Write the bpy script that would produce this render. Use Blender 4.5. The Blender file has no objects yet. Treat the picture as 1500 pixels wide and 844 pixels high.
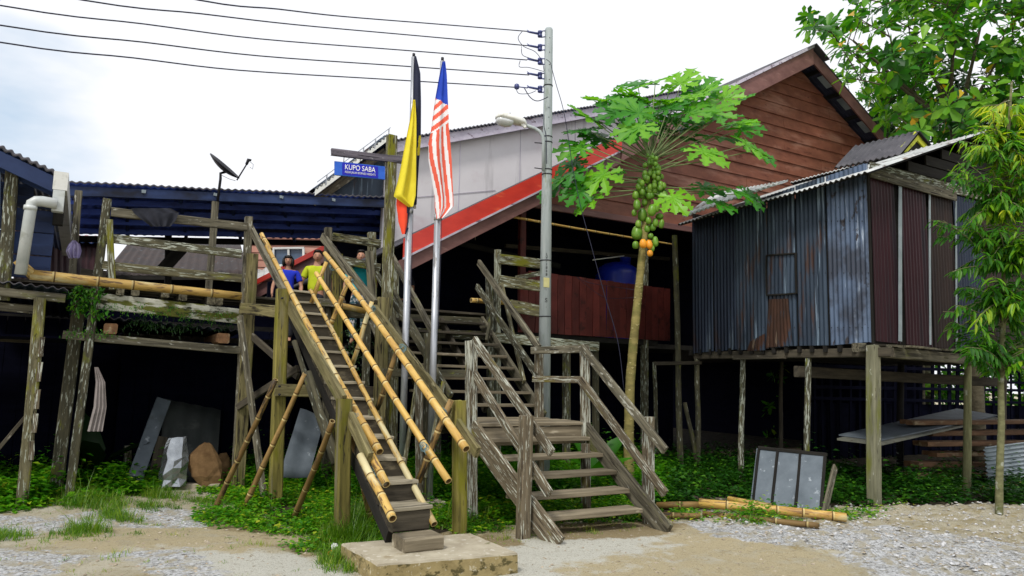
import bpy, math, random
import numpy as np
from mathutils import Vector, Matrix, noise
random.seed(7); rng = np.random.default_rng(11)
SC = bpy.context.scene
R = math.radians
# ------------------------------------------------------------------ camera
F = 1083.0; PITCH = 7.0; ROLL = 1.35; EYE = Vector((0, 0, 1.6))
cam_d = bpy.data.cameras.new('camera'); cam = bpy.data.objects.new('camera', cam_d)
SC.collection.objects.link(cam); SC.camera = cam
cam_d.sensor_width = 36; cam_d.lens = 36*F/1500; cam_d.clip_end = 2000; cam_d.clip_start = .05
CM = Matrix.Rotation(R(90+PITCH), 4, 'X') @ Matrix.Rotation(R(ROLL), 4, 'Z')
cam.matrix_world = Matrix.Translation(EYE) @ CM
# ------------------------------------------------------------------ light: overcast sky and a broad veiled sun
w = bpy.data.worlds.new('World'); SC.world = w; w.use_nodes = True
nt = w.node_tree; N = nt.nodes; L = nt.links
SUN_EL, SUN_AZ = 52, 205      # azimuth: direction the light comes from, degrees from +Y clockwise
bg = N['Background']; bg.inputs[1].default_value = .1
sky = N.new('ShaderNodeTexSky'); sky.sky_type = 'NISHITA'; sky.sun_disc = False
sky.sun_elevation = R(SUN_EL); sky.sun_rotation = R(SUN_AZ)
tc = N.new('ShaderNodeTexCoord'); mp = N.new('ShaderNodeMapping'); mp.inputs['Scale'].default_value = (1, 1, 2.4)
mp.inputs['Location'].default_value = (.23, .0, .05)
nz = N.new('ShaderNodeTexNoise'); nz.inputs['Scale'].default_value = 1.7; nz.inputs['Detail'].default_value = 6
cr = N.new('ShaderNodeValToRGB'); cr.color_ramp.elements[0].position = .30; cr.color_ramp.elements[1].position = .46
# one break in the cloud low over the left-hand roofs
dt = N.new('ShaderNodeVectorMath'); dt.operation = 'DOT_PRODUCT'
dt.inputs[1].default_value = Vector((-.56, .81, .235)).normalized()
gp = N.new('ShaderNodeMapRange'); gp.inputs['From Min'].default_value = .974; gp.inputs['From Max'].default_value = .998
gp.inputs['To Min'].default_value = 0; gp.inputs['To Max'].default_value = .30
sb = N.new('ShaderNodeMath'); sb.operation = 'SUBTRACT'
ad = N.new('ShaderNodeMath'); ad.operation = 'ADD'; ad.inputs[1].default_value = .12
mx = N.new('ShaderNodeMix'); mx.data_type = 'RGBA'
L.new(tc.outputs['Generated'], mp.inputs[0]); L.new(mp.outputs[0], nz.inputs[0])
L.new(tc.outputs['Generated'], dt.inputs[0]); L.new(dt.outputs['Value'], gp.inputs[0])
L.new(nz.outputs[0], ad.inputs[0]); L.new(ad.outputs[0], sb.inputs[0]); L.new(gp.outputs[0], sb.inputs[1])
L.new(sb.outputs[0], cr.inputs[0]); L.new(cr.outputs[0], mx.inputs[0])
CLOUD = (10.2, 10.35, 10.8, 1)
hs = N.new('ShaderNodeMix'); hs.data_type = 'RGBA'; hs.inputs[0].default_value = .62
L.new(sky.outputs[0], hs.inputs[6]); hs.inputs[7].default_value = (6.0, 8.3, 10.6, 1)
L.new(hs.outputs[2], mx.inputs[6]); mx.inputs[7].default_value = CLOUD
L.new(mx.outputs[2], bg.inputs[0])
sd = bpy.data.lights.new('sun', 'SUN'); sd.energy = 2.5; sd.angle = R(11); sd.color = (1, .955, .88)
so = bpy.data.objects.new('sun', sd); SC.collection.objects.link(so)
sdir = Vector((math.sin(R(SUN_AZ))*math.cos(R(SUN_EL)), math.cos(R(SUN_AZ))*math.cos(R(SUN_EL)), math.sin(R(SUN_EL))))
so.rotation_euler = sdir.to_track_quat('Z', 'Y').to_euler(); so.location = (0, -5, 12)
SC.view_settings.view_transform = 'Standard'; SC.view_settings.look = 'None'
SC.view_settings.exposure = 0.0; SC.view_settings.gamma = 1
SC.render.engine = 'CYCLES'
SC.cycles.max_bounces = 6; SC.cycles.transparent_max_bounces = 6
# ------------------------------------------------------------------ survey helpers: a sight line cut by a plane of the site
U = Vector((math.cos(R(30)), math.sin(R(30)), 0)); V = Vector((-math.sin(R(30)), math.cos(R(30)), 0)); Z = Vector((0, 0, 1))
RM = CM.to_3x3()
def ray(x, y): return RM @ Vector(((x-750)/F, -(y-422)/F, -1))
def cut(x, y, n, c):
    d = ray(x, y); return EYE + d*((c - EYE.dot(n))/d.dot(n))
def PV(x, y, c): return cut(x, y, V, c)
def PU(x, y, c): return cut(x, y, U, c)
def PD(x, y, c): return cut(x, y, Vector((0, 1, 0)), c)
def PZ(x, y, z=0): return cut(x, y, Z, z)
def uvz(u, v, z=0): return U*u + V*v + Z*z
def ground(a, b, z=-.06):           # run a post a->b on down to the ground
    t = (a.z - z)/(a.z - b.z); return a + (b-a)*t
W = {}
def link(o, wm, parent=None):
    SC.collection.objects.link(o); W[o] = wm
    if parent is not None:
        o.parent = parent; o.matrix_local = W[parent].inverted() @ wm
    else: o.matrix_world = wm
    return o
def tag(o, label=None, cat=None, group=None, kind=None):
    if label: o['label'] = label
    if cat: o['category'] = cat
    if group: o['group'] = group
    if kind: o['kind'] = kind
    return o
def thing(name, loc, label, cat, group=None):
    o = bpy.data.objects.new(name, None); o.empty_display_size = .2
    link(o, Matrix.Translation(loc)); return tag(o, label, cat, group)
def mesh_obj(name, vs, fs, mat, parent=None, wm=None, mi=None, smooth=False, local=False):
    """vs are world points (or local ones with local=True); mat one material or a list; mi per-face slots"""
    me = bpy.data.meshes.new(name)
    if not local:
        vs = [Vector(v) for v in vs]
        lo = Vector([min(v[i] for v in vs) for i in range(3)]); hi = Vector([max(v[i] for v in vs) for i in range(3)])
        c = Vector(((lo.x+hi.x)/2, (lo.y+hi.y)/2, lo.z)); vs = [v-c for v in vs]; wm = Matrix.Translation(c)
    me.from_pydata([tuple(v) for v in vs], [], fs)
    for m in (mat if isinstance(mat, (list, tuple)) else [mat]): me.materials.append(m)
    if mi is not None: me.polygons.foreach_set('material_index', mi)
    if smooth: me.polygons.foreach_set('use_smooth', [True]*len(me.polygons))
    me.update()
    return link(bpy.data.objects.new(name, me), wm, parent)
def frame(p0, p1, up=None):
    x = (p1-p0).normalized(); up = up or Z
    if abs(x.dot(up)) > .95: up = -V if abs(x.dot(V)) < .95 else Z
    z = (up - x*up.dot(x)).normalized(); y = z.cross(x)
    m = Matrix((x, y, z)).transposed().to_4x4(); m.translation = p0; return m
def beam(name, p0, p1, wd, ht, mat, parent=None, up=None, j=.004, ch=.12):
    """sawn timber with chamfered arrises, slightly crooked: wd across, ht along 'up'"""
    p0 = Vector(p0); p1 = Vector(p1); Ln = (p1-p0).length; m = frame(p0, p1, up)
    n = max(2, int(Ln/.25)+1); c = min(wd, ht)*ch; a = wd/2; b = ht/2
    sec = [(-a+c, -b), (a-c, -b), (a, -b+c), (a, b-c), (a-c, b), (-a+c, b), (-a, b-c), (-a, -b+c)]
    ph = random.random()*6; vs = []; fs = []
    for i in range(n+1):
        t = i/n; oy = math.sin(ph+t*2.6)*j*1.5; oz = math.cos(ph*1.7+t*2.1)*j*1.5
        for y, z in sec: vs.append((t*Ln + (random.uniform(-j, j) if i in (0, n) else 0), y+oy+random.uniform(-j, j)*.5, z+oz+random.uniform(-j, j)*.5))
    for i in range(n):
        for k in range(8): fs.append((i*8+k, i*8+(k+1) % 8, (i+1)*8+(k+1) % 8, (i+1)*8+k))
    fs.append(tuple(range(7, -1, -1))); fs.append(tuple(range(n*8, n*8+8)))
    return mesh_obj(name, vs, fs, mat, parent, m, local=True)
def tube(name, pts, rad, mat, parent=None, sides=10, caps=True, smooth=True):
    pts = [Vector(p) for p in pts]; n = len(pts)
    rad = rad if isinstance(rad, (list, tuple)) else [rad]*n
    vs = []; fs = []
    up = Z if abs((pts[-1]-pts[0]).normalized().z) < .8 else -V
    for i, p in enumerate(pts):
        d = (pts[min(i+1, n-1)]-pts[max(i-1, 0)]).normalized()
        a = (up - d*up.dot(d)).normalized(); b = d.cross(a)
        for k in range(sides):
            t = 2*math.pi*k/sides; vs.append(p + (a*math.cos(t)+b*math.sin(t))*rad[i])
    for i in range(n-1):
        for k in range(sides): fs.append((i*sides+k, i*sides+(k+1) % sides, (i+1)*sides+(k+1) % sides, (i+1)*sides+k))
    if caps: fs.append(tuple(range(sides-1, -1, -1))); fs.append(tuple(range((n-1)*sides, n*sides)))
    return mesh_obj(name, vs, fs, mat, parent, smooth=smooth)
def pole(name, p0, p1, r0, r1, mat, parent=None, wob=.01, sides=9):
    """round timber pole: slightly wandering, knotted"""
    p0 = Vector(p0); p1 = Vector(p1); m = frame(p0, p1); Ln = (p1-p0).length; n = max(4, int(Ln/.18)); ph = random.random()*9
    vs = []; fs = []
    for i in range(n+1):
        t = i/n; r = r0+(r1-r0)*t; r *= 1+random.uniform(-.05, .05)
        oy = wob*math.sin(ph+t*5.5)*math.sin(math.pi*t); oz = wob*math.cos(ph*2+t*4.3)*math.sin(math.pi*t)
        for k in range(sides):
            a = 2*math.pi*k/sides; q = r*(1+.05*math.sin(3*a+ph)); vs.append((t*Ln, oy+q*math.cos(a), oz+q*math.sin(a)))
    for i in range(n):
        for k in range(sides): fs.append((i*sides+k, i*sides+(k+1) % sides, (i+1)*sides+(k+1) % sides, (i+1)*sides+k))
    fs.append(tuple(range(sides-1, -1, -1))); fs.append(tuple(range(n*sides, (n+1)*sides)))
    return mesh_obj(name, vs, fs, mat, parent, m, smooth=True, local=True)
def bamboo(name, p0, p1, r0, r1, parent=None, mats=None, gap=.3, bend=.0):
    """a culm with swollen nodes, a dark ring under each, and open hollow ends"""
    p0 = Vector(p0); p1 = Vector(p1); m = frame(p0, p1); Ln = (p1-p0).length; S = 14; ph = random.random()*gap; bend = bend or random.uniform(-.009, .009)*Ln
    xs = [(0, 1, 0)]; x = ph+.06
    while x < Ln-.05:
        xs += [(x-.03, 1, 0), (x-.012, 1.03, 0), (x-.004, 1.09, 1), (x+.004, 1.02, 1), (x+.012, 1.06, 2), (x+.03, 1, 0)]; x += gap*random.uniform(.85, 1.15)
    xs.append((Ln, 1, 0)); vs = []; fs = []; mi = []; sg = random.choice((-1, 1))
    for x, f, s in xs:
        t = x/Ln; r = (r0+(r1-r0)*t)*f; off = bend*math.sin(math.pi*t); o2 = sg*.006*math.sin(2*math.pi*t)
        for k in range(S):
            a = 2*math.pi*k/S; vs.append((x, o2+r*math.cos(a), off+r*math.sin(a)))
    for i in range(len(xs)-1):
        s = xs[i][2]
        for k in range(S): fs.append((i*S+k, i*S+(k+1) % S, (i+1)*S+(k+1) % S, (i+1)*S+k)); mi.append(1 if s == 1 else (2 if s == 2 else 0))
    for e, rr, sgn in ((0, r0, 1), (len(xs)-1, r1, -1)):      # wall thickness and the dark bore
        b = len(vs); x = xs[e][0]
        for dx, q in ((0, .78), (sgn*.09, .76)):
            for k in range(S):
                a = 2*math.pi*k/S; vs.append((x+dx, rr*q*math.cos(a), rr*q*math.sin(a)))
        for k in range(S):
            k2 = (k+1) % S
            for q in ((e*S+k, e*S+k2, b+k2, b+k), (b+k, b+k2, b+S+k2, b+S+k)):
                fs.append(q if e else q[::-1]); mi.append(2 if q[0] < b else 1)
        fs.append(tuple(b+S+k for k in range(S))); mi.append(1)
    return mesh_obj(name, vs, fs, mats or [BAM, BAMN, BAML], parent, m, mi, True, True)
def box(name, c, sx, sy, sz, mat, parent=None, ax=None, ch=.06):
    """chamfered block, c = centre of its base, sx along ax (default U)"""
    ax = (ax or U).normalized(); p = Vector(c)+Z*sz/2
    return beam(name, p-ax*sx/2, p+ax*sx/2, sy, sz, mat, parent, j=.002, ch=ch)
def prism(name, poly, off, mat, parent=None):
    """a planar outline (world points) given thickness by the vector off"""
    n = len(poly); vs = [Vector(p) for p in poly]+[Vector(p)+off for p in poly]
    nn = Vector((0, 0, 0))
    for i in range(n): nn += vs[i].cross(vs[(i+1) % n])
    fs = [tuple(range(n)), tuple(range(2*n-1, n-1, -1))] + [(i, i+n, (i+1) % n+n, (i+1) % n) for i in range(n)]
    if nn.dot(off) > 0: fs = [f[::-1] for f in fs]
    return mesh_obj(name, vs, fs, mat, parent)
def corr(name, a, b, c, d, mat, parent=None, pitch=.076, amp=.011, sag=0, th=0, rag=0):
    """corrugated sheet over the quad a b / d c : waves run from a to b, ridges along a to d"""
    a, b, c, d = map(Vector, (a, b, c, d)); Ln = max((b-a).length, (c-d).length)
    n = min(1400, max(8, int(Ln/pitch)*6)); m = 6; nrm = (b-a).cross(d-a).normalized(); vs = []; fs = []
    rg = [random.uniform(-rag, rag) for _ in range(n//50+2)]
    for j in range(m+1):
        t = j/m
        for i in range(n+1):
            s = i/n; p = (a.lerp(b, s)).lerp(d.lerp(c, s), t)
            h = amp*math.sin(2*math.pi*s*Ln/pitch) - sag*math.sin(math.pi*t) + .006*math.sin(s*Ln*1.9+t*3)
            if j in (0, m) and rag: p = p + (d-a).normalized()*rg[i//50]
            vs.append(p+nrm*h)
    for j in range(m):
        for i in range(n): q = j*(n+1)+i; fs.append((q, q+1, q+n+2, q+n+1))
    if th:
        k = len(vs); vs += [v-nrm*th for v in vs]; fs += [tuple(x+k for x in f[::-1]) for f in fs]
        W1 = n+1
        for i in range(n): fs.append((i+1, i, i+k, i+k+1)); q = m*W1+i; fs.append((q, q+1, q+1+k, q+k))
    return mesh_obj(name, vs, fs, mat, parent, smooth=True)
# ------------------------------------------------------------------ materials
def mat(name, c1, c2, scale=(6, 6, 6), rough=.8, layers=(), bump=.3, metal=0, bscale=None, detail=6, rnd=True, spec=.3, coord='Object', lo=.3, hi=.7, streak=None):
    m = bpy.data.materials.new(name); m.use_nodes = True; t = m.node_tree; n = t.nodes; l = t.links; b = n['Principled BSDF']
    tcn = n.new('ShaderNodeTexCoord'); src = tcn.outputs[coord]
    if rnd:
        oi = n.new('ShaderNodeObjectInfo'); mu = n.new('ShaderNodeMath'); mu.operation = 'MULTIPLY'; mu.inputs[1].default_value = 53
        av = n.new('ShaderNodeVectorMath'); av.operation = 'ADD'
        l.new(oi.outputs['Random'], mu.inputs[0]); l.new(src, av.inputs[0]); l.new(mu.outputs[0], av.inputs[1]); src = av.outputs[0]
    def nzn(sc, det=detail, off=0):
        mpn = n.new('ShaderNodeMapping'); mpn.inputs['Scale'].default_value = sc; mpn.inputs['Location'].default_value = (off, off*.7, off*1.3)
        z = n.new('ShaderNodeTexNoise'); z.inputs['Scale'].default_value = 1; z.inputs['Detail'].default_value = det; z.inputs['Roughness'].default_value = .62
        l.new(src, mpn.inputs[0]); l.new(mpn.outputs[0], z.inputs[0]); return z.outputs[0]
    def rampn(v, a, bb, c0=(0, 0, 0, 1), c1_=(1, 1, 1, 1)):
        r = n.new('ShaderNodeValToRGB'); e = r.color_ramp.elements; e[0].position = a; e[1].position = bb; e[0].color = c0; e[1].color = c1_
        l.new(v, r.inputs[0]); return r.outputs[0]
    base = nzn(scale); col = rampn(base, lo, hi, (*c1, 1), (*c2, 1)); rough_v = None
    for k, ly in enumerate(layers):
        lc, sc, a, bb = ly[:4]; x = n.new('ShaderNodeMix'); x.data_type = 'RGBA'
        mk = nzn(sc, 8, 3.1+k*7.7)
        if rnd:      # how far each timber has peeled or mossed over differs
            o3 = n.new('ShaderNodeObjectInfo'); w1 = n.new('ShaderNodeMath'); w1.operation = 'MULTIPLY'; w1.inputs[1].default_value = 7.31+k*5.17; w2 = n.new('ShaderNodeMath'); w2.operation = 'FRACT'
            w3 = n.new('ShaderNodeMath'); w3.operation = 'MULTIPLY_ADD'; w3.inputs[1].default_value = .11; w4 = n.new('ShaderNodeMath'); w4.operation = 'SUBTRACT'; w4.inputs[1].default_value = .055
            l.new(o3.outputs['Random'], w1.inputs[0]); l.new(w1.outputs[0], w2.inputs[0]); l.new(w2.outputs[0], w3.inputs[0]); l.new(mk, w3.inputs[2]); l.new(w3.outputs[0], w4.inputs[0]); mk = w4.outputs[0]
        l.new(rampn(mk, a, bb), x.inputs[0]); l.new(col, x.inputs[6]); x.inputs[7].default_value = (*lc, 1); col = x.outputs[2]
    # each piece a shade of its own
    if rnd:
        mr = n.new('ShaderNodeMapRange'); mr.inputs['To Min'].default_value = .78; mr.inputs['To Max'].default_value = 1.2
        oi2 = n.new('ShaderNodeObjectInfo'); l.new(oi2.outputs['Random'], mr.inputs[0])
        hv = n.new('ShaderNodeHueSaturation'); l.new(mr.outputs[0], hv.inputs['Value']); l.new(col, hv.inputs['Color']); col = hv.outputs[0]
    l.new(col, b.inputs['Base Color']); b.inputs['Roughness'].default_value = rough; b.inputs['Metallic'].default_value = metal
    b.inputs['Specular IOR Level'].default_value = spec
    if bump:
        bp = n.new('ShaderNodeBump'); bp.inputs['Strength'].default_value = bump; bp.inputs['Distance'].default_value = .01
        l.new(nzn(bscale or tuple(s*2 for s in scale), 5, 9), bp.inputs['Height']); l.new(bp.outputs[0], b.inputs['Normal'])
    return m
MOSS = (.115, .125, .022); WHITE = (.46, .48, .41)
G_ = (1.6, 26, 26)
OLDW = mat('weathered_timber', (.036, .032, .021), (.20, .182, .128), G_, .85, [(MOSS, (1.6, 5, 5), .62, .74), ((.42, .42, .36), (9, 30, 30), .62, .67), ((.022, .018, .012), (2.2, 34, 34), .60, .64)], .7, lo=.34, hi=.64)
NEWW = mat('olive_timber', (.085, .072, .03), (.27, .235, .11), G_, .8, [((.10, .105, .018), (1.1, 4, 4), .52, .68), ((.032, .026, .014), (3, 30, 30), .58, .63), ((.34, .31, .18), (4, 26, 26), .64, .70)], .6, lo=.34, hi=.66)
GREENW = mat('green_stained_post', (.085, .075, .02), (.25, .215, .055), G_, .85, [((.15, .145, .012), (1.6, 7, 7), .46, .62), ((.03, .025, .012), (3, 30, 30), .58, .63), ((.20, .18, .11), (1.2, 12, 12), .56, .7)], .6, lo=.34, hi=.66)
PEEL = mat('peeling_white_timber', (.07, .055, .034), (.18, .148, .098), G_, .85, [(WHITE, (5, 58, 58), .525, .565), ((.14, .12, .03), (3, 8, 8), .60, .70), ((.028, .02, .013), (2.6, 60, 60), .57, .61)], .7, bscale=(6, 24, 24))
MOSSY = mat('mossy_white_timber', (.42, .43, .37), (.62, .62, .54), (3, 9, 9), .9, [(MOSS, (2.5, 10, 10), .50, .57), ((.24, .20, .015), (2, 7, 7), .60, .68), ((.03, .035, .015), (4, 12, 12), .57, .62)], .8, bscale=(20, 30, 30))
DARKLICH = mat('lichened_dark_timber', (.03, .03, .02), (.11, .10, .06), (3, 18, 18), .9, [((.38, .41, .35), (7, 48, 48), .57, .62), (MOSS, (3.5, 9, 9), .58, .66)], .8)
LICH = mat('lichened_grey_post', (.05, .045, .025), (.2, .18, .10), (2.5, 24, 24), .9, [((.42, .45, .37), (6, 55, 55), .53, .58), ((.19, .19, .015), (1.5, 8, 8), .55, .66), ((.03, .028, .012), (5, 30, 30), .58, .62)], .8)
TREAD = mat('worn_step_timber', (.026, .022, .015), (.085, .072, .05), (2, 20, 20), .85, [((.2, .17, .11), (4, 9, 9), .58, .7)], .5)
STEPT = mat('pale_tread_edge', (.20, .175, .12), (.40, .36, .27), (1.5, 18, 18), .8, [((.10, .085, .06), (2.2, 12, 12), .58, .68)], .4)
TREADT = mat('worn_tread_board', (.10, .082, .054), (.26, .22, .15), (1.5, 18, 18), .8, [((.45, .40, .30), (2.2, 9, 9), .60, .70)], .4)
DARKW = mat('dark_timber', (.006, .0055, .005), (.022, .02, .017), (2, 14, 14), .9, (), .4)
MIDW = mat('shaded_timber', (.03, .026, .02), (.10, .085, .06), (2, 20, 20), .9, [((.22, .2, .16), (5, 10, 10), .64, .7)], .5)
SHADEBLK = mat('shade_black_board', (.002, .0025, .008), (.005, .0055, .016), (2, 3, 8), .95, (), .2, spec=.05)  # deep shade of interiors and under-floors, put into a near-black colour
BAM = mat('bamboo_skin', (.36, .20, .04), (.60, .41, .11), (2.5, 14, 14), .55, [((.15, .085, .03), (6, 40, 40), .56, .61), ((.56, .49, .27), (1.2, 5, 5), .56, .66), ((.26, .13, .03), (1.5, 6, 6), .60, .68)], .2, spec=.5)
BAMN = mat('bamboo_node', (.07, .038, .012), (.17, .10, .03), (9, 9, 9), .8, (), 0)
BAML = mat('bamboo_cut', (.42, .32, .13), (.55, .44, .2), (9, 9, 9), .8, (), 0)
BAMOLD = mat('old_bamboo', (.13, .075, .025), (.30, .19, .065), (2.5, 14, 14), .6, [((.05, .035, .02), (4, 16, 16), .54, .62)], .3)
OB = [BAMOLD, BAMN, BAML]
BROWNB = mat('red_brown_board', (.14, .046, .030), (.25, .094, .058), (1, 5, 5), .55, [((.38, .20, .15), (.7, .9, 3.2), .52, .74), ((.075, .018, .012), (1.5, 9, 9), .60, .72)], .25, rnd=False)
BARGE = mat('purple_brown_paint', (.13, .06, .058), (.22, .11, .10), (1, 6, 6), .5, [((.30, .18, .15), (2, 3, 9), .62, .72)], .2)
REDF = mat('red_flashing', (.46, .022, .014), (.60, .04, .022), (1.2, 4, 4), .38, [((.70, .12, .05), (1, 2, 6), .58, .74)], .25, spec=.5)
REDPAN = mat('maroon_board', (.052, .009, .008), (.095, .018, .014), (3, 3, 1.2), .5, [((.03, .006, .005), (6, 6, 1.5), .56, .66)], .2)
WWALL = mat('white_panel', (.70, .67, .70), (.82, .80, .83), (.8, .8, .8), .6, [((.55, .42, .47), (.7, .7, 1.2), .56, .8), ((.50, .48, .50), (3, 3, .35), .58, .72)], .05)
FASC = mat('pale_fascia', (.42, .38, .48), (.62, .59, .69), (1, 8, 8), .55, [((.18, .13, .17), (2, 9, 9), .60, .66)], .2)
ZINCD = mat('navy_underside', (.012, .026, .085), (.028, .055, .155), (1, 3, 3), .55, [((.004, .006, .016), (.8, 2, 2), .5, .66)], .2, metal=0)
UNDERS = mat('blue_roof_underside', (.035, .07, .36), (.08, .15, .60), (1, 3, 3), .5, [((.008, .015, .06), (.8, 2, 2), .5, .66)], .2)
ZINC = mat('zinc_sheet', (.012, .020, .036), (.050, .076, .115), (3, 3, .5), .5, [((.20, .27, .35), (14, 14, .6), .58, .66), ((.022, .016, .018), (1.2, 1.2, .8), .56, .66), ((.060, .026, .014), (5, 5, .8), .57, .67)], .25, metal=.15, spec=.35, rnd=False)
ZINCB = mat('bright_zinc_sheet', (.045, .072, .13), (.15, .21, .32), (3, 3, .5), .42, [((.48, .56, .66), (14, 14, .9), .60, .68), ((.03, .025, .03), (9, 9, 5), .60, .64), ((.04, .05, .075), (1.1, 1.1, .9), .52, .62)], .25, metal=.2, spec=.5, rnd=False)
ZINCDK = mat('tarnished_zinc_sheet', (.007, .012, .026), (.028, .043, .074), (3, 3, .5), .45, [((.18, .23, .28), (7, 7, .5), .60, .72), ((.03, .02, .022), (2, 2, 1), .55, .65)], .15, metal=.5, spec=.5, rnd=False)
MARZ = mat('maroon_painted_sheet', (.017, .005, .009), (.045, .012, .018), (2, 2, .4), .5, [((.014, .008, .013), (5, 5, .5), .50, .62), ((.14, .075, .05), (6, 6, .6), .66, .74)], .2, rnd=False)
RUSTZ = mat('rusted_sheet', (.009, .006, .007), (.035, .018, .013), (3, 3, .6), .6, [((.10, .13, .15), (5, 5, .5), .64, .72), ((.07, .028, .012), (4, 4, 1), .60, .70)], .2, rnd=False)
STRIP = mat('pale_cover_strip', (.20, .25, .28), (.36, .42, .45), (3, 3, 1), .6, [((.06, .05, .05), (6, 6, 2), .60, .68)], .2)
ROOFL = mat('weathered_white_roofing', (.36, .38, .38), (.66, .68, .68), (2, 2, 2), .5, [((.12, .10, .09), (5, 5, 5), .57, .66), ((.2, .15, .12), (1.5, 1.5, 1.5), .56, .66)], .2, metal=.2, rnd=False)
ROOFD = mat('grey_roofing', (.045, .045, .055), (.11, .105, .12), (2, 2, 2), .55, [((.20, .19, .21), (4, 4, 4), .60, .7)], .2, metal=.2, rnd=False)
CONC = mat('weathered_concrete', (.30, .26, .19), (.46, .42, .32), (5, 5, 5), .9, [((.20, .15, .07), (3, 3, 8), .56, .70), ((.12, .12, .04), (6, 6, 12), .62, .70), ((.55, .52, .44), (14, 14, 14), .60, .66)], .5, rnd=False)
CONCS = mat('stained_concrete_side', (.22, .17, .075), (.36, .29, .14), (7, 7, 7), .95, [((.09, .075, .03), (9, 9, 14), .53, .60), ((.45, .40, .28), (20, 20, 20), .60, .64)], .9, rnd=False)
SPUN = mat('spun_concrete', (.28, .33, .34), (.46, .51, .51), (14, 14, 1.5), .7, [((.20, .25, .20), (9, 9, 2), .55, .68), ((.22, .26, .08), (10, 10, 1.6), .68, .74)], .25, rnd=False)
STEEL = mat('galvanised_steel', (.28, .30, .33), (.50, .52, .56), (20, 20, 2), .42, [((.20, .20, .20), (16, 16, 5), .60, .66)], .08, metal=.6, spec=.5)
WHITEP = mat('white_plastic', (.62, .63, .60), (.75, .76, .73), (4, 4, 4), .4, [((.42, .42, .36), (6, 6, 6), .60, .72)], .03, spec=.5)
PVC = mat('grey_white_pvc', (.42, .46, .46), (.60, .63, .62), (4, 4, 4), .4, [((.30, .32, .28), (6, 6, 6), .56, .72)], .03, spec=.5)
BLACKM = mat('black_metal', (.008, .008, .012), (.02, .02, .028), (6, 6, 6), .5, (), 0)
NAVYM = mat('blue_porcelain', (.03, .04, .16), (.06, .08, .26), (6, 6, 6), .35, (), 0, spec=.5)
TANK = mat('blue_tank_plastic', (.004, .012, .30), (.01, .03, .45), (2, 2, 2), .35, (), 0, spec=.5)
SIGNB = mat('sign_blue_board', (.012, .075, .42), (.03, .13, .58), (4, 4, 9), .5, (), .1)
SIGND = mat('sign_deep_blue', (.01, .012, .42), (.015, .02, .52), (4, 4, 9), .4, (), 0)
SIGNW = mat('sign_white', (.78, .80, .84), (.84, .86, .9), (4, 4, 4), .5, (), 0)
BLACKPT = mat('black_paint', (.01, .01, .01), (.02, .02, .02), (4, 4, 4), .6, (), 0)
YSTICK = mat('yellow_paper', (.55, .52, .22), (.66, .62, .30), (9, 9, 9), .7, (), 0)
YPAINT = mat('yellow_green_paint', (.42, .46, .02), (.58, .60, .05), (5, 5, 5), .6, [((.2, .2, .03), (8, 8, 8), .60, .68)], .2)
FY = mat('flag_yellow', (.70, .58, .02), (.82, .71, .05), (5, 5, 5), .75, (), .1)
FK = mat('flag_black', (.012, .016, .04), (.025, .03, .07), (5, 5, 5), .75, (), .1)
FRD = mat('flag_red', (.70, .05, .02), (.80, .08, .03), (5, 5, 5), .75, (), .1)
FW = mat('flag_white', (.74, .74, .76), (.82, .82, .84), (5, 5, 5), .75, (), .1)
FB = mat('flag_blue', (.012, .05, .42), (.02, .07, .52), (5, 5, 5), .75, (), .1)
FRED2 = mat('flag_coral', (.72, .10, .06), (.80, .14, .08), (5, 5, 5), .75, (), .1)
ROPE = mat('blue_grey_twine', (.08, .15, .17), (.22, .32, .33), (40, 40, 40), .8, (), 0)
CABLE = mat('cable', (.012, .014, .03), (.03, .032, .06), (9, 9, 9), .5, (), 0)
SILV = mat('silver_foil', (.24, .26, .28), (.46, .49, .51), (5, 5, 5), .22, (), .1, metal=.85, spec=.6)
BURL = mat('brown_sacking', (.13, .072, .03), (.25, .15, .068), (9, 9, 9), .9, (), .5, bscale=(60, 60, 60))
PANELG = mat('dull_ribbed_sheet', (.035, .042, .042), (.075, .085, .08), (2, 2, 2), .6, [((.12, .13, .12), (2, 2, 4), .58, .7)], .2)
CLOTH = mat('grey_pink_cloth', (.24, .21, .2), (.36, .32, .31), (8, 8, 8), .9, (), .3)
CLOTHD = mat('dark_cloth', (.012, .014, .022), (.03, .032, .045), (8, 8, 8), .9, (), .3)
LILAC = mat('lilac_plastic_bag', (.32, .28, .50), (.55, .50, .72), (9, 9, 9), .35, (), .3)
PINKB = mat('faded_pink_board', (.40, .18, .13), (.55, .29, .22), (1, 5, 5), .6, (), .1, rnd=False)
CREAM = mat('cream_wall', (.50, .48, .26), (.62, .60, .36), (1, 1, 1), .7, (), 0)
WINB = mat('window_glass', (.03, .06, .12), (.08, .13, .2), (4, 4, 4), .15, (), 0, spec=.6)
MUDW = mat('board_stack_timber', (.085, .045, .022), (.19, .10, .048), (2, 16, 16), .85, [((.26, .20, .12), (3, 9, 9), .58, .7)], .5)
PLY = mat('grey_ply_sheet', (.10, .105, .085), (.20, .20, .165), (2, 2, 2), .75, [((.07, .06, .04), (5, 5, 5), .56, .66)], .2)
SLAB = mat('grey_galvanised_panel', (.08, .10, .12), (.15, .18, .21), (3, 3, 3), .6, [((.34, .38, .42), (9, 9, 9), .60, .68), ((.07, .08, .07), (2, 2, 2), .56, .7)], .2, metal=.1)
TRUNK = mat('tree_bark', (.05, .042, .025), (.15, .13, .085), (3, 14, 14), .9, [((.3, .3, .24), (3, 8, 8), .6, .66)], .6)
PALE_TR = mat('sapling_bark', (.10, .10, .045), (.24, .24, .12), (4, 20, 20), .85, [((.36, .38, .30), (5, 9, 9), .60, .66), ((.08, .14, .02), (2, 6, 6), .58, .68)], .4)
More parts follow.
